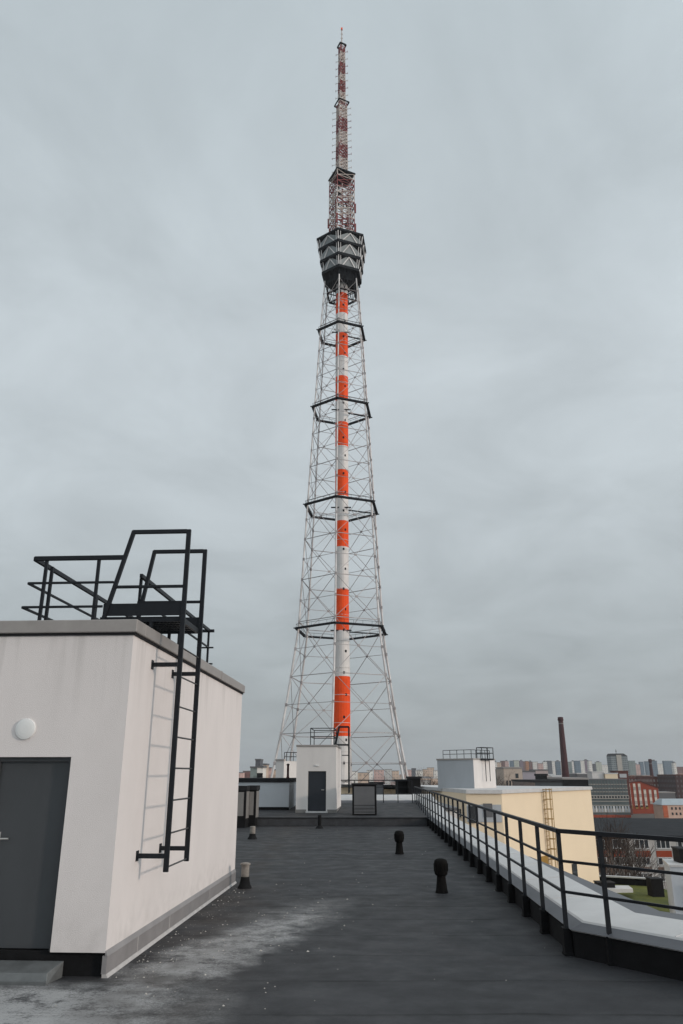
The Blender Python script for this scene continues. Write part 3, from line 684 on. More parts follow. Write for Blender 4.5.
# ------------------------------------------------------------------ moss roof, its parapets and the white box
t = thing('moss_roof_building', 'low wing with a green moss roof and white parapet below the cream block', 'building', (30, 80, GZ))
lc = Vector((30, 80, GZ)); f1, f2, f3, f4 = atz(590,884,-10), atz(658,888,-10), Vector((36,74,0)), Vector((22,74,0))
P_ = [(v.x-30, v.y-80) for v in (f4, f3, f2, f1)]
MB().prism(P_, 0, 18).build('wall', M['plaster_far'], t)
MB().prism([tuple(Vector(v)*.985+Vector((0,.1))) for v in P_], 18.001, 18.15).build('moss_bed', M['sedum'], t)
g = MB()
a_, b_ = Vector((P_[3][0], P_[3][1], 18.05)), Vector((P_[2][0], P_[2][1], 18.05))
MB().bar(a_+Vector((0,0,.35)), b_+Vector((0,0,.35)), .35, .9).build('parapet', M['black'], t)
MB().bar(a_+Vector((0,0,.87)), b_+Vector((0,0,.87)), .6, .14).build('parapet_cap', M['sheet'], t)
for lab, px, py, wv, hv, dy in (('dark box on the moss roof under the white slab end', 608, 897, 1.7, 1.25, 0), ('dark box on the moss roof beside the white roof box', 659, 897, 1.2, 1.6, 0)):
    p = atz(px, py, -9.85); u = thing('roof_box', lab, 'roof vent', (p.x, p.y, -9.85)); MB().box(-wv/2, wv/2, 0, 1.4, 0, hv).build('casing', M['black'], u); MB().box(-wv/2-.06, wv/2+.06, -.06, 1.46, hv, hv+.1).build('lid', M['cap_dark'], u)
p = atz(600, 889, -9); u = thing('roof_slab', 'white flat slab in front of the moss roof at the foot of the cream wall', 'roof slab', (p.x, p.y, -9.85))
MB().prism([(-7,-1.),(3.4,.2),(3.8,2.6),(-7,3)], .5, .85).build('slab', M['sheet'], u); MB().box(-3, 1.2, .8, 1.6, 0, .5).build('support', M['black'], u)
p = at(661, 866, 72)
p.x += .75
wb = thing('white_roof_box', 'white rendered stairhead at the right edge below the roof with a dark unit', 'building', (p.x, 72, -10), R(-16))
MB().box(0, 6, 0, 5, -18, 4.45).build('wall', mat('bluish_white_render', (.50,.53,.57), .9, .08, .5), wb); MB().box(-.08, 6.1, -.08, 5.1, 4.45, 4.62).build('roof_edge', M['sheet'], wb)
MB().bar((.95,-.1,3.1),(.95,-.1,1.2),.1).bar((.3,-.1,1.2),(.95,-.1,1.2),.08).build('downpipe', M['panel'], wb)
p = at(679, 851, 73); u = thing('chiller_unit', 'black cooling unit on top of the white stairhead at the right edge', 'cooling unit', (p.x, 73, -5.4), R(-6))
MB().box(0, 3, 0, 2, .0, 1.1).build('casing', M['black'], u); MB().box(-.08, 3.08, -.08, 2.08, 1.1, 1.22).build('lid', M['cap_dark'], u)

# ------------------------------------------------------------------ white and red school-like building with slate roof
FY = 165.; fb = thing('courtyard_building', 'long white and red building with window rows under a dark slate roof', 'building', (40, FY, GZ))
zE = at(640, 837, FY).z
M['facade_white'] = mat('dirty_white_facade', (.50, .48, .46), .9, .2, .3)
g = MB(); xw0 = at(629, 850, FY).x-40
g.box(xw0, 45, 0, 30, 0, zE-GZ, 0); g.box(-6, xw0, .3, 30, 0, zE-GZ, 1); g.build('wall', [M['facade_white'], M['brick_brown']], fb)
zr = at(640, 818.5, 196).z-GZ
MB().hexa([(-7,-.8,zE-GZ),(46,-.8,zE-GZ),(46,32,zE-GZ),(-7,32,zE-GZ),(-7,-.8,zE-GZ+.3),(46,-.8,zE-GZ+.3),(46,32,zr),(-7,32,zr)]).build('roof', M['slate'], fb)
MB().box(16, 21, 22, 25, zr-3.2, zr-.6).build('skylight_box', M['plaster_far'], fb)
for cpx in (599, 620.5, 642.3, 663.6, 685):
    wx = at(cpx, 850, FY).x-40; white = cpx > 630
    for (t0, t1) in ((839.3, 848), (857.5, 864.5), (873, 881)):
        z1 = at(cpx, t0, FY).z-GZ; z0 = at(cpx, t1, FY).z-GZ; hw = 1.4; yy = 0 if white else .3
        f = MB(); 
        for a in (-hw, -hw/3-.03, hw/3-.03, hw-.1): f.box(wx+a, wx+a+.12, yy-.12, yy-.001, z0, z1)
        f.box(wx-hw, wx+hw, yy-.12, yy-.001, z1-.1, z1+.02); f.box(wx-hw-.1, wx+hw+.1, yy-.2, yy-.001, z0-.14, z0)
        fo = f.build('window', M['white_frame'], fb)
        MB().box(wx-hw+.02, wx+hw-.02, yy-.06, yy-.003, z0+.01, z1-.01).build('pane', M['glass'], fo)
    for (t0, t1) in ((849.6, 857), (866, 872)):
        z1 = at(cpx, t0, FY).z-GZ; z0 = at(cpx, t1, FY).z-GZ; yy = 0 if white else .3
        MB().box(wx-1.55, wx+1.55, yy-.07, yy-.002, z0, z1-.2).build('spandrel', M['brick_red'] if t0 < 860 else M['brick_brown'], fb)

# ------------------------------------------------------------------ bare trees
def bare_tree(px, Y, top_py, label, bark, spread=.34, seed=1, group='bare trees in the courtyard', depth=5, thick=.3):
    rnd = random.Random(seed); p = at(px, top_py, Y); H = p.z-GZ
    t = thing('bare_tree', label, 'tree', (p.x, Y, GZ), rnd.random()*6, group)
    tr = MB(); cr = MB(); th = H*.30
    pts = [Vector((0,0,0)), Vector((rnd.uniform(-.3,.3), rnd.uniform(-.3,.3), th*.5)), Vector((rnd.uniform(-.5,.5), rnd.uniform(-.5,.5), th))]
    tr.tube(pts, [thick*1.2, thick, thick*.8], 7); tr.build('trunk', bark, t, smooth=True)
    def grow(a, d, L_, r_, k):
        b = a+d*L_; mid = a.lerp(b, .5)+Vector((rnd.uniform(-1,1), rnd.uniform(-1,1), rnd.uniform(-.5,1)))*L_*.07
        cr.tube([a, mid, b], [r_, r_*.8, r_*.62], 4 if k > 2 else 3, cap=False)
        if k == 0: return
        for i in range(3 if k > 1 else 4):
            q = Vector((rnd.gauss(0,1), rnd.gauss(0,1), rnd.gauss(0,.5))).normalized()
            nd = (d+q*(spread*2.0 if i else spread*.8)+Vector((0,0,.16))).normalized()
            grow(a.lerp(b, 1 if i < 2 else rnd.uniform(.5,.9)), nd, L_*rnd.uniform(.62,.84), r_*.6, k-1)
    for i in range(3):
        q = Vector((rnd.gauss(0,1), rnd.gauss(0,1), 0)).normalized()
        grow(pts[-1], (Vector((0,0,1))+q*(.15 if i == 0 else .5)).normalized(), H*.24, thick*.62, depth-1)
    cr.build('crown', bark, t)
for i, (px, Y, tp, lab, pale) in enumerate([(596, 140, 822, 'bare tree rising beside the cream wall, leftmost in the courtyard', 0), (606, 128, 816, 'tall bare dark tree behind the second railing post', 0), (612, 120, 838, 'pale barked bare birch before the brown brick wing', 1), (622, 134, 824, 'bare tree between the birch and the white facade', 0), (629, 126, 824, 'tallest bare tree before the first white facade window', 0), (651, 122, 846, 'low bare birch between two white facade bays', 1), (640, 118, 862, 'small bare bush-like tree before the lowest windows', 0)]):
    bare_tree(px, Y, tp, lab, M['bark_pale'] if pale else M['bark'], seed=i+3, thick=.34 if tp < 830 else .16, depth=5 if px < 626 else 4)
for i, (px, Y, tp, lab) in enumerate([(436, 300, 771, 'bare brown tree left of the pale box stairhead'), (500, 260, 776, 'dark bare tree just right of the pale box stairhead'), (430, 330, 775, 'lower bare brown tree farther from the pale box stairhead')]):
    bare_tree(px, Y, tp, lab, M['bark'], seed=i+30, group='bare trees beyond the roofs', depth=6, spread=.5, thick=.5)

# ------------------------------------------------------------------ the lattice television tower
TD = 232.; TX = .1
def tz(py): return at(341.5, py, TD).z-GZ
tw = thing('television_tower', 'tall steel lattice television tower with orange and white shaft', 'tower', (TX, TD, GZ), 0)
ROT = R(-8)
prof_t = [(0, 27.), (30, 20.9), (40, 18.8), (49, 17.3), (56, 16.2), (71.1, 14.0), (110.7, 11.75), (145.5, 9.75), (175.4, 8.0), (196, 6.5), (216, 6.2)]
def TR(z):
    for (a, ra), (b, rb) in zip(prof_t, prof_t[1:]):
        if z <= b: return ra+(rb-ra)*(z-a)/(b-a)
    return prof_t[-1][1]
def hv(k, z, r=None):
    a = ROT+k*math.pi/3; r = TR(z) if r is None else r
    return Vector((r*math.sin(a), -r*math.cos(a), z))
for k in range(6):
    g = MB(); g.tube([hv(k, z) for z in (0, 30, 40, 49, 56, 71.1, 110.7, 145.5, 175.4, 196)], [.34,.33,.33,.32,.31,.30,.26,.23,.21,.20], 8); g.build('leg', M['tower_leg'], tw, smooth=True)
levels = [0, 13.5]+[tz(y) for y in (793, 735, 679, 625)]
def seg(y0, y1, n): 
    z0, z1 = tz(y0), tz(y1); return [z0+(z1-z0)*i/n for i in range(1, n+1)]
levels += seg(625, 497+8, 3)+seg(505, 408, 3)+seg(408, 331, 3)+seg(331, 288, 2)
levels = sorted(levels)
levels = [levels[0]]+[b for a, b in zip(levels, levels[1:]) if b-a > 3]
for z0, z1 in zip(levels, levels[1:]):
    zm = (z0+z1)/2; th = .095+.05*(1-z0/200)
    for k in range(6):
        a0, b0_, a1, b1 = hv(k, z0), hv(k+1, z0), hv(k, z1), hv(k+1, z1)
        am, bm = hv(k, zm), hv(k+1, zm); c = (am+bm)/2
        g = MB()
        g.bar(a0, c, th); g.bar(b0_, c, th); g.bar(c, a1, th); g.bar(c, b1, th)
        g.bar(am, bm, th); g.bar(a0, b0_, th*1.5)
        n = (c-Vector((0,0,zm))).normalized(); s_ = .30+.16*(1-z0/200)
        g.bar(c-n*.12, c+n*.12, s_*1.6, s_*1.6)
        for q in (a0, am): g.bar(q-Vector((0,0,.45)), q+Vector((0,0,.45)), .75*(1-z0/420), .75*(1-z0/420))
        g.build('brace_panel', M['tower_brace'], tw)
# four dark ring platforms
for z, Rr in ((71.1, 14.75), (110.7, 12.45), (145.5, 10.45), (175.4, 8.65)):
    g = MB()
    for k in range(6):
        a, b = hv(k, z, Rr), hv(k+1, z, Rr); g.bar(a, b, .8, .55)
        g.bar(hv(k, z, Rr-.2), hv(k, z, Rr+.8), .35, .3)
        n = 5
        for i in range(n): g.bar(a.lerp(b, i/n)+Vector((0,0,.2)), a.lerp(b, i/n)+Vector((0,0,1.3)), .07)
        g.bar(a+Vector((0,0,1.25)), b+Vector((0,0,1.25)), .08)
    rp = g.build('ring_platform', M['tower_dark'], tw)
    g = MB(); 
    for k in (2,): g.bar(hv(k, z, 2.1), hv(k, z, Rr), .45, .3)
    g.bar(hv(0, z, 1.8)+Vector((-3.2,0,0)), hv(0, z, 1.8)+Vector((3.2,0,0)), .35); 
    g.build('catwalk', M['tower_dark'], rp)
# central shaft, banded
bands = [(292,312),(332,355),(375,399),(421,445),(469,495),(520,546),(588,630),(676,736)]
zs = []
for a, b in bands: zs.append((tz(b)-(tz(b)-28)*.009, tz(a)-(tz(a)-28)*.009))
zs.sort(); zc = 0; g = MB(); n = 20
def shaft_r(z): return 2.5 if z < tz(660) else (2.5+(2.15-2.5)*min(1,(z-tz(660))/12))
def cyl(g, z0, z1, m, top=False):
    ra, rb = shaft_r(z0), shaft_r(z1); A_ = [(ra*math.cos(2*math.pi*k/n), ra*math.sin(2*math.pi*k/n), z0) for k in range(n)]; B_ = [(rb*math.cos(2*math.pi*k/n), rb*math.sin(2*math.pi*k/n), z1) for k in range(n)]
    for k in range(n): g.face([A_[k], A_[(k+1)%n], B_[(k+1)%n], B_[k]], m)
for a, b in zs:
    cyl(g, zc, a, 0); cyl(g, a, b, 1); zc = b
cyl(g, zc, 200, 0)
sh = g.build('shaft', [M['tower_white'], M['tower_red']], tw, smooth=True)
for k in range(28):
    z = 20+k*6.4; a = R(-75)+(k%2)*.25
    MB().box(-.28, .28, -.05, .05, -.35, .35).build('port_window', M['tower_dark'], sh, loc=(shaft_r(z)*1.01*math.cos(a), shaft_r(z)*1.01*math.sin(a), z))
g = MB()
for k in range(22): z = 20+k*8; g.tube([(shaft_r(z)*1.0*math.cos(2*math.pi*i/12)*1.03, shaft_r(z)*1.03*math.sin(2*math.pi*i/12), z) for i in range(13)], .07, 4, cap=False)
g.build('shaft_flange', M['tower_white'], sh)
# equipment drum with three sloping decks
zb = 191.; d0, d1, d2, d3 = 199., 203.7, 208.6, 212.9
g = MB()
for k in range(6):
    for i in range(3):
        a, b = hv(k, zb, 5.6).lerp(hv(k+1, zb, 5.6), i/3), hv(k, d0, 6.7).lerp(hv(k+1, d0, 6.7), i/3); g.bar(a, b, .22)
        a2, b2 = hv(k, zb, 5.6).lerp(hv(k+1, zb, 5.6), (i+1)/3), hv(k, d0, 6.7).lerp(hv(k+1, d0, 6.7), (i+1)/3); g.bar(a, b2, .16); g.bar(a2, b, .16)
    g.bar(hv(k, zb, 5.6), hv(k+1, zb, 5.6), .5, .6); g.bar(hv(k, zb, 5.6), hv(k, zb, 2), .25, .3); g.bar(hv(k, (zb+d0)/2, 6.1), hv(k+1, (zb+d0)/2, 6.1), .22)
g.build('drum_frame', M['tower_dark'], tw)
MB().prism([(hv(k, 0, 5.2).x, hv(k, 0, 5.2).y) for k in range(6)], d0-3.4, d0).build('drum_core', M['tower_dark'], tw)
for i, (z0, z1, r0, r1) in enumerate(((d0, d1, 7.4, 7.95), (d1, d2, 8.15, 8.7), (d2, d3, 8.85, 9.45))):
    s = MB(); s.prism([(hv(k, 0, r0+.35).x, hv(k, 0, r0+.35).y) for k in range(6)], z0-.55, z0+.5)
    dk = s.build('deck', M['tower_dark'], tw)
    g = MB(); n = 6; za, zb_ = z0+.5, z1-.55
    zmid = za+(zb_-za)*.34
    for k in range(6):
        ap, aq = hv(k, zb_, r1-.15), hv(k+1, zb_, r1-.15); lo_a, lo_b = hv(k, za, r0), hv(k+1, za, r0)
        ma, mb_ = lo_a.lerp(ap, .38), lo_b.lerp(aq, .38)
        out = [lo_a, lo_b, mb_, (ap.lerp(aq, .62)), (ap.lerp(aq, .38)), ma]
        inn = [Vector((v.x*.97, v.y*.97, v.z)) for v in out]
        g.face(out); g.face(inn)
        for q in range(6): g.face([out[q], out[(q+1)%6], inn[(q+1)%6], inn[q]])
    g.build('parapet_panel', M['tier'], dk)
    MB().prism([(hv(k, 0, r0-2).x, hv(k, 0, r0-2).y) for k in range(6)], za, zb_).build('inner_wall', M['tower_dark'], dk)
    g = MB()
    for k in range(6):
        a, b, c = hv(k, za, r0+.1), hv(k+1, za, r0+.1), None
        tp = (hv(k, zb_, r1)+hv(k+1, zb_, r1))/2
        g.bar(a.lerp(b, .2), tp, .34); g.bar(a.lerp(b, .8), tp, .34); g.bar(a, hv(k, zb_, r1), .3)
        for f in (.1, .9): g.bar(a.lerp(b, f), hv(k, zb_, r1).lerp(hv(k+1, zb_, r1), f), .22)
    g.build('strut_frame', M['tower_leg'], dk)
MB().prism([(hv(k, 0, 9.85).x, hv(k, 0, 9.85).y) for k in range(6)], d3-.35, d3+.45).build('top_deck', M['tower_dark'], tw)
g = MB()
rnd = random.Random(4)
for i in range(16):
    z = rnd.uniform(d0-3, d3-2); k = rnd.choice((1,2,2,3,4,5,5)); r_ = 6.9+2.0*(z-d0)/(d3-d0)
    p = hv(k+rnd.uniform(-.08,.08), z, r_+.45); g.bar(p, p+Vector((0,0,rnd.uniform(1.5,3))), rnd.choice((.5,.7,.9)))
g.build('antenna_panels', M['tower_dark'], tw)
g = MB()
for i in range(12): p = hv(i/2, d3, 9.1); g.bar(p, p+Vector((0,0,rnd.uniform(.8,1.8))), .1)
g.build('deck_rods', M['tower_white'], tw)
# upper masts: square lattices in faded red and white bands
def sq(k, z, r, rot): a = rot+k*math.pi/2; return Vector((r*math.sin(a), -r*math.cos(a), z))
def lattice(name, z0, z1, r0, r1, n, rot, th, band, spikes=0, thl=None):
    thl = thl or th*1.8
    rf = lambda z: r0+(r1-r0)*(z-z0)/(z1-z0)
    t = thing_part(name)
    for i in range(n):
        a, b = z0+(z1-z0)*i/n, z0+(z1-z0)*(i+1)/n; m = int((a-z0)/band) % 2
        for k in range(4):
            p, q, r_, s = sq(k, a, rf(a), rot), sq(k+1, a, rf(a), rot), sq(k, b, rf(b), rot), sq(k+1, b, rf(b), rot)
            G = t[m]
            G.bar(p, r_, thl); G.bar(p, s, th); G.bar(q, r_, th); G.bar(p, q, th*1.1)
            if spikes and i % 2 == 0:
                o = ((p+q)/2); o2 = p; nrm = Vector((p.x, p.y, 0)).normalized()
                G.bar(p, p+nrm*spikes, .12); G.bar(p+nrm*spikes+Vector((0,0,-.5)), p+nrm*spikes+Vector((0,0,.5)), .14)
    return t
def thing_part(name): return [MB(), MB()]
def join_build(name, t):
    g = MB()
    for i, q in enumerate(t):
        n = len(g.v); g.v += q.v; g.f += [tuple(a+n for a in f) for f in q.f]; g.m += [i]*len(q.f)
    return g.build(name, [M['mast_white'], M['mast_red']], tw)
RM = R(-19)
mz0, mz1, mz2, mz3 = d3+.45, 244.1, 280.3, 311.
t1 = lattice('a', mz0, mz1, 4.95, 4.95, 12, RM, .18, 4.4)
for i in range(9):      # antenna panels inside and on the sides of the wide mast
    z = mz0+1+i*2.8
    for k in range(4):
        a, b = sq(k, z, 4.2, RM), sq(k+1, z, 4.2, RM)
        for f in (.3, .7): p = a.lerp(b, f); t1[(i//2+k)%2].bar(p, p+Vector((0,0,2.0)), .45, .3)
m1 = join_build('wide_mast_section', t1)
for i in range(20):
    p = Vector((rnd.uniform(-2.6,2.6), rnd.uniform(-2.6,2.6), rnd.uniform(mz0, mz1-2.5))); MB().bar(p, p+Vector((rnd.uniform(-.6,.6),0,rnd.uniform(.8,2.2))), rnd.uniform(.4,1.0), .4).build('inner_antenna', M['tower_dark'], tw)
g = MB(); P4_ = [(sq(k, 0, 5.5, RM).x, sq(k, 0, 5.5, RM).y) for k in range(4)]; g.prism(P4_, mz1, mz1+.5); g.build('mast_shelf', M['tower_dark'], tw)
g = MB()
for k, z in ((1, mz0+4), (1, mz0+13), (3, mz0+9), (0, mz0+6)):
    p = sq(k, z, 5.3, RM); g.bar(p, p+Vector((0,0,4)), .6, .5)
g.build('side_antenna', M['mast_red'], tw)
t2 = lattice('b', mz1+.5, mz2, 2.35, 2.15, 22, RM, .17, 6.5, spikes=1.6)
for i in range(14):
    z = mz1+1+i*(mz2-mz1-2)/14; p = Vector((rnd.uniform(-.6,.6), rnd.uniform(-.6,.6), z)); t2[i%2].bar(p, p+Vector((0,0,1.3)), .8)
join_build('middle_mast_section', t2)
g = MB()
for k in range(4):
    a, b = sq(k, mz2, 3.1, RM), sq(k+1, mz2, 3.1, RM); g.bar(a, b, .35, .4)
g.build('mast_ring', M['tower_dark'], tw)
t3 = lattice('c', mz2, mz3, 1.5, 1.35, 16, RM, .16, 5, spikes=1.1)
for i in range(9):
    z = mz2+1+i*(mz3-mz2-2)/9; t3[(i//2)%2].bar((0,0,z), (0,0,z+1.6), .7)
join_build('narrow_mast_section', t3)
g = MB()
for k in range(4): g.bar(sq(k, mz3, 1.9, RM), sq(k+1, mz3, 1.9, RM), .4, .6)
g.build('mast_top_ring', M['tower_dark'], tw)
g = MB(); g.tube([(0,0,mz3), (0,0,mz3+4), (0,0,tz(30))], [.3,.26,.2], 6)
for z in (mz3+2, mz3+4.5, mz3+6.8): g.bar((-.45,0,z), (.45,0,z), .22)
g.build('top_spike', M['mast_white'], tw)
MB().box(-.35,.35,-.35,.35,tz(30),tz(28.2)).build('beacon', M['tower_red'], tw)

# ------------------------------------------------------------------ brick chimneys
def chimney(px, Y, top_py, r0, r1, label):
    p = at(px, top_py, Y); H = p.z-GZ
    t = thing('brick_chimney', label, 'chimney', (p.x, Y, GZ)); n = 20
    lathe(MB(), [(r0, 0), (r1, H-3), (r1, H-2.8)], n).build('shaft', M['chimney'], t, smooth=True)
    lathe(MB(), [(r1*1.02, H-3.2), (r1*1.25, H-2.4), (r1*1.25, H-1.6), (r1*1.1, H-1.3), (r1*1.15, H-.3), (r1*.8, H)], n).build('crown', M['chimney'], t, smooth=True)
    lathe(MB(), [(r1*1.06, H-5.6), (r1*1.1, H-5.5), (r1*1.08, H-4.9)], n).build('band', M['panel_light'], t)
chimney(560.3, 640, 717, 3.5, 1.9, 'tall dark brick chimney tapering up above the cream building')
chimney(649.8, 950, 759, 2.6, 1.7, 'small thin brick chimney before the blue grey slabs')

# ------------------------------------------------------------------ middle-distance buildings at right
def building(name, label, x0p, x1p, top_py, Y, wall, roofm=None, depth=20, cat='building', bottom=None, rz=0, group=None, parapet=True):
    a = at(x0p, top_py, Y); b = at(x1p, top_py, Y); H = a.z-GZ; W_ = b.x-a.x
    t = thing(name, label, cat, (a.x, Y, GZ), rz, group)
    MB().box(0, W_, 0, depth, 0, H).build('wall', wall, t)
    if parapet: MB().box(-.3, W_+.3, -.3, depth+.3, H, H+.8).build('roof', roofm or M['cap'], t)
    return t, W_, H
# glass fronted factory
M['facade_glass'] = mat('greenish_glass_cladding', (.095, .12, .12), .35, .35, .12)
M['concrete'] = mat('pale_concrete', (.42, .39, .35), .9, .2, .3)
GY = 575.; t, W_, H_ = building('glass_factory', 'long grey green glass fronted factory behind the cream block', 583, 626.5, 780, GY, M['facade_glass'], M['panel'])
def zat(py, Y): return at(600, py, Y).z-GZ
for y0, y1, nm, mm in ((795.2, 798.8, 'concrete_band', M['concrete']), (808.5, 812.5, 'pale_ground_storey', M['concrete']), (814.8, 817.5, 'red_strip', M['brick_red'])):
    MB().box(-.2, W_+.2, -.5, -.01, zat(y1, GY), zat(y0, GY)).build(nm, mm, t)
for k in range(15):
    x = k*W_/15+.6
    MB().box(x, x+1.3, -.7, -.505, zat(798, GY), zat(796, GY)).build('window', M['glass'], t)
    MB().box(x-.3, x+.1, -.3, -.012, zat(795, GY), zat(780.5, GY)).build('mullion', M['panel'], t)
    MB().box(x, x+1.1, -.7, -.505, zat(812, GY), zat(806, GY)).build('window', M['plaster_grey'] if k%3 else M['white_frame'], t)
for py in (784, 788, 791.5, 801, 805): MB().box(0, W_, -.3, -.013, zat(py+.6, GY), zat(py, GY)).build('transom', M['concrete'], t)
building('roof_box_building', 'cream rooftop box above the left end of the glass factory', 592, 603.5, 772.5, 600, M['plaster_far'], M['sheet'], 12)
building('roof_box_building', 'wider cream rooftop box above the middle of the glass factory', 605, 617.5, 774, 598, M['cream'], M['sheet'], 12)
building('flat_roof_hall', 'low hall with a long white roof right of the tall chimney', 577, 590.5, 774, 640, M['panel'], M['sheet'], 30)
t, W_, H_ = building('brick_block', 'small dark red brick frame block above the glass factory right end', 616.5, 628, 771.8, 620, M['brick_dark'], M['brick_dark'], 14)
MB().box(2, W_-1.5, -.2, -.01, H_-4.2, H_-1.5).build('window', M['plaster_grey'], t)
# striped brick building with a lopsided gable
BY = 640.; a = at(625.7, 783, BY); b = at(657.3, 783, BY); t = thing('striped_brick_building', 'orange red brick building with tall white window strips and sloping roofline', 'building', (a.x, BY, GZ))
W_ = b.x-a.x; zl, zp, zr_ = zat(783.3, BY), zat(781.5, BY), zat(788.3, BY); xp = at(640, 783, BY).x-a.x; g = MB()
fr4 = [(0,0,0),(W_,0,0),(W_,0,zr_),(xp,0,zp),(0,0,zl)]; bk4 = [(x, 26, z) for x, _, z in fr4]
g.face(fr4); g.face(bk4)
for i in range(5): g.face([fr4[i], fr4[(i+1)%5], bk4[(i+1)%5], bk4[i]])
g.build('wall', M['brick_red'], t)
g = MB(); g.hexa([(xp,-.5,zp+.02),(W_+.4,-.5,zr_+.02),(W_+.4,26.5,zr_+.02),(xp,26.5,zp+.02),(xp,-.5,zp+.7),(W_+.4,-.5,zr_+.7),(W_+.4,26.5,zr_+.7),(xp,26.5,zp+.7)]); g.hexa([(-.4,-.5,zl+.02),(xp-.01,-.5,zp+.02),(xp-.01,26.5,zp+.02),(-.4,26.5,zl+.02),(-.4,-.5,zl+.7),(xp-.01,-.5,zp+.7),(xp-.01,26.5,zp+.7),(-.4,26.5,zl+.7)])
g.build('roof', M['brick_dark'], t)
M['pane_pale'] = facade_mat('pale_glazed_strip', (.68,.62,.54), (.40,.36,.32), 50, 5.2, 3, .1)
for k, cxp in enumerate((629.2, 634.6, 639.6, 644.6, 649.8, 654.8)):
    x = at(cxp, 790, BY).x-a.x; tp_ = 783.6 if k < 3 else 789.3+.3*(k-3)
    MB().box(x-.95, x+.95, -.25, -.01, zat(807 if k < 4 else 804, BY), zat(tp_, BY)).build('window_strip', M['pane_pale'], t)
for k in range(4): x = 1.5+k*4; MB().box(x, x+2, -.25, -.01, 3.5, 6).build('shop_window', M['ochre'], t)
M['f_dark'] = facade_mat('dark_brick_facade', (.15,.045,.03), (.30,.26,.24), 3.4, 4.2, .5)
M['f_dark2'] = facade_mat('darker_brick_facade', (.05,.02,.02), (.10,.09,.09), 3.4, 4.2, .4)
building('brick_mill', 'dark red brick mill with a grid of windows right of the striped building', 652, 674.5, 777.5, 760, M['f_dark'], M['brick_dark'], 40)
building('brick_mill', 'darkest brick mill at the right edge of the view', 674.8, 700, 775.5, 720, M['f_dark2'], M['brick_dark'], 40)
building('brick_mill', 'low dark brick shed behind the striped building', 630, 652, 776.5, 800, M['f_dark'], M['brick_brown'], 30)
building('low_shed', 'grey roofed low shed between mill and pink house', 656, 675, 793, 690, M['panel'], M['cap'], 20)
t, W_, H_ = building('pink_house', 'pale pink house with light blue grey roof at the right edge', 662, 700, 805, 560, mat('pink_render', (.62,.42,.33), .9, .1, .2), M['sheet'], 16, parapet=False)
MB().hexa([(-.5,-.5,H_),(W_+.5,-.5,H_),(W_+.5,16.5,H_),(-.5,16.5,H_),(2.5,5,H_+3.8),(W_-2,5,H_+3.8),(W_-2,11,H_+3.8),(2.5,11,H_+3.8)]).build('roof', mat('pale_zinc_roof', (.36,.41,.44), .5, .1, .2), t)
for r_ in range(2):
    for k in range(9): x = 6+k*2.7; MB().box(x, x+1.1, -.15, -.01, H_-3-r_*3.4, H_-1.4-r_*3.4).build('window', M['glass'], t)
MB().box(.2, 3.4, -.5, -.01, H_-8, H_-.3).build('orange_bay', mat('orange_render', (.50,.13,.06), .9, .2, .4), t)
# office tower with chamfered top
OY = 1500.; a = at(611, 757, OY); b = at(627.4, 757, OY); W_ = b.x-a.x; t = thing('office_tower', 'broad grey office tower with dark top and a small mast', 'building', (a.x, OY, GZ))
Ht = zat(756, OY); M['f_office'] = facade_mat('office_facade', (.22,.25,.26), (.10,.12,.13), 3.5, 3.6, .7)
MB().box(0, W_, 0, 25, 0, Ht).build('wall', M['f_office'], t); MB().box(W_*.32, W_*.62, -1.2, -.05, 0, Ht+2).build('stair_strip', M['concrete'], t)
g = MB(); g.hexa([(-.3,-.3,Ht),(W_+.3,-.3,Ht),(W_+.3,25,Ht),(-.3,25,Ht),(2,1,Ht+4.5),(W_-6,1,Ht+4.5),(W_-6,24,Ht+4.5),(2,24,Ht+4.5)]); g.build('roof', M['cap_dark'], t)
MB().bar((W_*.45,10,Ht+4),(W_*.45,10,Ht+12),.8).bar((W_*.45-1.6,10,Ht+9),(W_*.45+1.6,10,Ht+9),1.2).build('roof_mast', M['panel'], t)
# near-middle blocks behind the cream roof
t, W_, H_ = building('beige_block', 'beige block with dark openings behind the cream roof left end', 503.5, 522, 768.5, 420, mat('beige_render', (.52,.43,.36), .9, .1, .2), M['cap'], 20)
for k in range(6): x = 1+k*W_/6; MB().box(x, x+.8, -.15, -.01, zat(788, 420), zat(780.5, 420)).build('window', M['glass'], t)
MB().box(W_*.62, W_*.78, -.15, -.01, zat(778, 420), zat(773.5, 420)).build('window', M['glass'], t)
building('grey_lilac_block', 'pale lilac block right of the beige block', 522.5, 535, 772, 520, mat('lilac_render', (.36,.33,.37), .9, .1, .2), M['panel'], 20)
building('grey_lilac_block', 'pinkish low block behind the dark roofs', 535.5, 548, 770.5, 620, mat('dusty_pink_render', (.46,.38,.37), .9, .1, .2), M['panel'], 20)
building('dark_hall', 'long black roofed hall behind the middle of the cream roof', 535, 562, 782.5, 300, M['glass'], M['cap_dark'], 40)
building('dark_hall', 'dark hall with brown roof strip under the tall chimney', 563, 588, 779.5, 360, M['black'], M['cap'], 40)
building('dark_hall', 'tiny dark rooftop shed left of the hall strip', 541, 547, 775.8, 330, M['black'], M['cap_dark'], 10)
building('grey_shed', 'small grey green shed right of the pale box stairhead', 497, 503, 770.5, 480, mat('grey_green_wall', (.2,.22,.2), .9, .1, .2), M['panel'], 20)

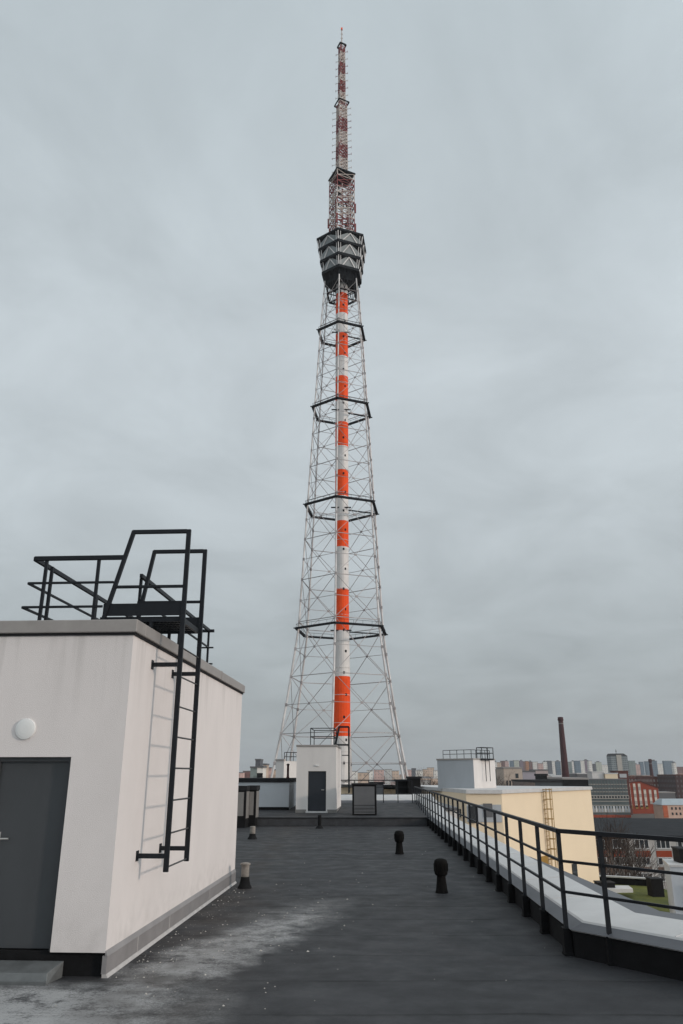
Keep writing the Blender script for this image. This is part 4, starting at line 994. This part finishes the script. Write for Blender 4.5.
# ------------------------------------------------------------------ far skyline
cols = {'pale grey': (.50,.49,.47), 'white': (.76,.73,.68), 'blue grey': (.13,.18,.23), 'brown': (.17,.085,.075), 'orange brown': (.42,.18,.08), 'mauve grey': (.20,.15,.19), 'beige': (.58,.44,.34), 'greenish white': (.48,.50,.43), 'grey green': (.20,.24,.23), 'dark grey': (.10,.105,.12), 'pinkish': (.56,.38,.34)}
SK = {k: facade_mat(k.replace(' ', '_')+'_far_facade', v, tuple(x*.7 for x in v), 6, 6, .45) for k, v in cols.items()}
sky_r = [(494,497,762,'white'),(496.6,501,762.5,'beige'),(501.2,505,761,'brown'),(505,508.6,761.3,'pinkish'),(510.5,513.8,761,'blue grey'),(514,519,760.5,'greenish white'),(520,523,761,'mauve grey'),(523,525.4,761.5,'brown'),(526,528.7,761.2,'orange brown'),(529.3,532.3,761.8,'brown'),(533,538,762,'white'),(538.3,543,763.5,'pinkish'),(543.3,547,762,'white'),(547.4,551.6,761,'dark grey'),(552,555.6,761.3,'white'),(556.2,560.2,761.5,'blue grey'),(560.6,563,762,'white'),(567,571.5,762,'grey green'),(571.8,574.7,761.5,'white'),(575,580.2,761,'blue grey'),(580.4,584.2,760.8,'white'),(584.5,588.2,760.4,'mauve grey'),(588.6,591.8,761,'white'),(592.2,595.6,764,'dark grey'),(596,601.4,762.3,'greenish white'),(602,607.8,765,'white'),(628.6,635,761,'grey green'),(630.5,639.8,764.5,'pinkish'),(640.2,643.4,762,'blue grey'),(645.6,648.6,761.5,'blue grey'),(651.6,656.8,761,'blue grey'),(657.4,662.5,764,'white'),(664,672.8,761,'blue grey'),(673.4,676,763,'white'),(676.6,690,767,'brown')]
ordw = ['first','second','third','fourth','fifth','sixth','seventh','eighth','ninth','tenth','eleventh','twelfth','thirteenth','fourteenth','fifteenth','sixteenth','seventeenth','eighteenth']
for i, (x0, x1, tp_, c) in enumerate(sky_r):
    xc = (x0+x1)/2
    left = [s for s in sky_r if (s[0]+s[1])/2 < 561]; mid = [s for s in sky_r if 561 <= (s[0]+s[1])/2 < 610]; right = [s for s in sky_r if (s[0]+s[1])/2 > 610]
    if xc < 561: k = len(left)-left.index(sky_r[i]); lab = '%s far apartment block, %s on the skyline left of the tall chimney' % (c, ordw[k-1])
    elif xc < 610: k = mid.index(sky_r[i])+1; lab = '%s far apartment block, %s on the skyline right of the tall chimney' % (c, ordw[k-1])
    else: k = right.index(sky_r[i])+1; lab = '%s far block, %s on the skyline right of the office tower' % (c, ordw[k-1])
    Y = 2300+(i*137 % 500)
    t, W_, H_ = building('apartment_block', lab, x0, x1, tp_, Y, SK[c], M['panel'], 16, group='apartment blocks on the far skyline')
    if i % 3 == 0: MB().box(W_*.3, W_*.7, 3, 12, H_+.8, H_+4).build('roof_housing', M['panel'], t)
sky_l = [(236,243,773,'pinkish',900,'low pinkish block'),(243,251,771.5,'brown',950,'brown low block'),(250.5,257.5,768,'grey green',420,'grey block stepping up'),(255.5,260.2,760.3,'dark grey',460,'dark slim tower'),(257.2,263,767.6,'white',360,'white block with a dark foot'),(263.2,266.2,765,'beige',440,'narrow cream block'),(266.4,271,768.2,'pinkish',700,'pinkish block'),(271.3,276,770,'beige',740,'beige block'),(276.2,280,768.5,'orange brown',800,'orange brown block'),
         (350,358,771.5,'white',1400,'pale block between the tower legs at left'),(358,369,773,'beige',1100,'beige long block between the tower legs'),(367,373,770.5,'white',1500,'taller white block between the tower legs'),(374,384,770,'pinkish',1600,'pinkish block between the tower legs'),(385,392,769.5,'pale grey',1700,'pale grey block left of the right tower leg'),(392.5,399,771,'beige',1600,'beige block beside the right tower leg'),
         (405,412,770,'pinkish',1900,'pinkish block right of the tower leg'),(412,416,768.5,'dark grey',1800,'small dark block right of the tower leg'),(416,423,770.5,'white',1700,'white block right of the tower leg'),(423,428,769.5,'beige',1900,'beige block right of the tower leg'),(427.5,434,767.8,'beige',2000,'beige block peaking left of the pale stairhead'),(434,439,770.5,'white',1800,'white block close to the pale stairhead')]
for i, (x0, x1, tp_, c, Y, lab) in enumerate(sky_l):
    t, W_, H_ = building('apartment_block', 'distant '+lab+' above the roof edge', x0, x1, tp_, Y, SK[c], M['panel'], 16, group='blocks beyond the roof edge')
    if c == 'white' and Y == 360: MB().box(0, W_, -.3, -.02, 0, zat(773, Y)).build('dark_foot', M['black'], t)
# a low carpet of city roofs
rc = ['beige','pinkish','white','pale grey','brown','orange brown','orange brown','beige','white','brown']
rr = [mat('grey_city_roof', (.16,.155,.16), .8, .3, .05), mat('rust_city_roof', (.22,.11,.07), .8, .3, .05), mat('pale_city_roof', (.40,.39,.38), .8, .2, .05)]
rnd = random.Random(21); spots = []
while len(spots) < 120:
    Y = 650+rnd.random()**.8*1700; px = rnd.uniform(236, 690)
    if 500 < px and Y < 820 or 281 < px < 344 or 441 < px < 492: continue
    spots.append((px, Y, rnd.uniform(11, 21)+max(0, (Y-900))*.0042, rnd.uniform(14, 50), rnd.uniform(12, 30), rnd.uniform(-.5, .5), rnd.choice(rc), rnd.random(), rnd.choice(rr)))
spots.sort(); seen = {}
for px, Y, hgt, W_, D_, rot, cc, kind, rm in spots:
    where = 'left of the small stairhead' if px < 300 else 'near the tower legs' if px < 441 else 'left of the chimney' if px < 561 else 'between chimney and office tower' if px < 618 else 'right of office tower'
    k = seen[(cc, where)] = seen.get((cc, where), -1)+1
    p = at(px, 775, Y)
    t = thing('city_block', '%s low %s city block from the left, %s' % (ordw[k], cc, where), 'building', (p.x, Y, GZ), rot, 'low blocks of the mid distance city')
    MB().box(-W_/2, W_/2, 0, D_, 0, hgt).build('wall', SK[cc], t)
    if kind < .5: MB().box(-W_/2-.3, W_/2+.3, -.3, D_+.3, hgt, hgt+.8).build('roof', rm, t)
    else: MB().hexa([(-W_/2-.4,-.4,hgt),(W_/2+.4,-.4,hgt),(W_/2+.4,D_+.4,hgt),(-W_/2-.4,D_+.4,hgt),(-W_/2+2,D_/2-.3,hgt+3.2),(W_/2-2,D_/2-.3,hgt+3.2),(W_/2-2,D_/2+.3,hgt+3.2),(-W_/2+2,D_/2+.3,hgt+3.2)]).build('roof', rm, t)

# ------------------------------------------------------------------ haze
hm = bpy.data.materials.new('haze_air'); hm.use_nodes = True; nt = hm.node_tree; nt.nodes.clear()
pv = nt.nodes.new('ShaderNodeVolumePrincipled'); pv.inputs['Color'].default_value = (.86,.89,.93,1); pv.inputs['Density'].default_value = .00009; pv.inputs['Anisotropy'].default_value = .2
mo_ = nt.nodes.new('ShaderNodeOutputMaterial'); nt.links.new(pv.outputs[0], mo_.inputs['Volume'])
g = MB(); g.box(-9100, 9100, -300, 14100, GZ-1, 340)
tag(g.build('haze', hm), kind='stuff')
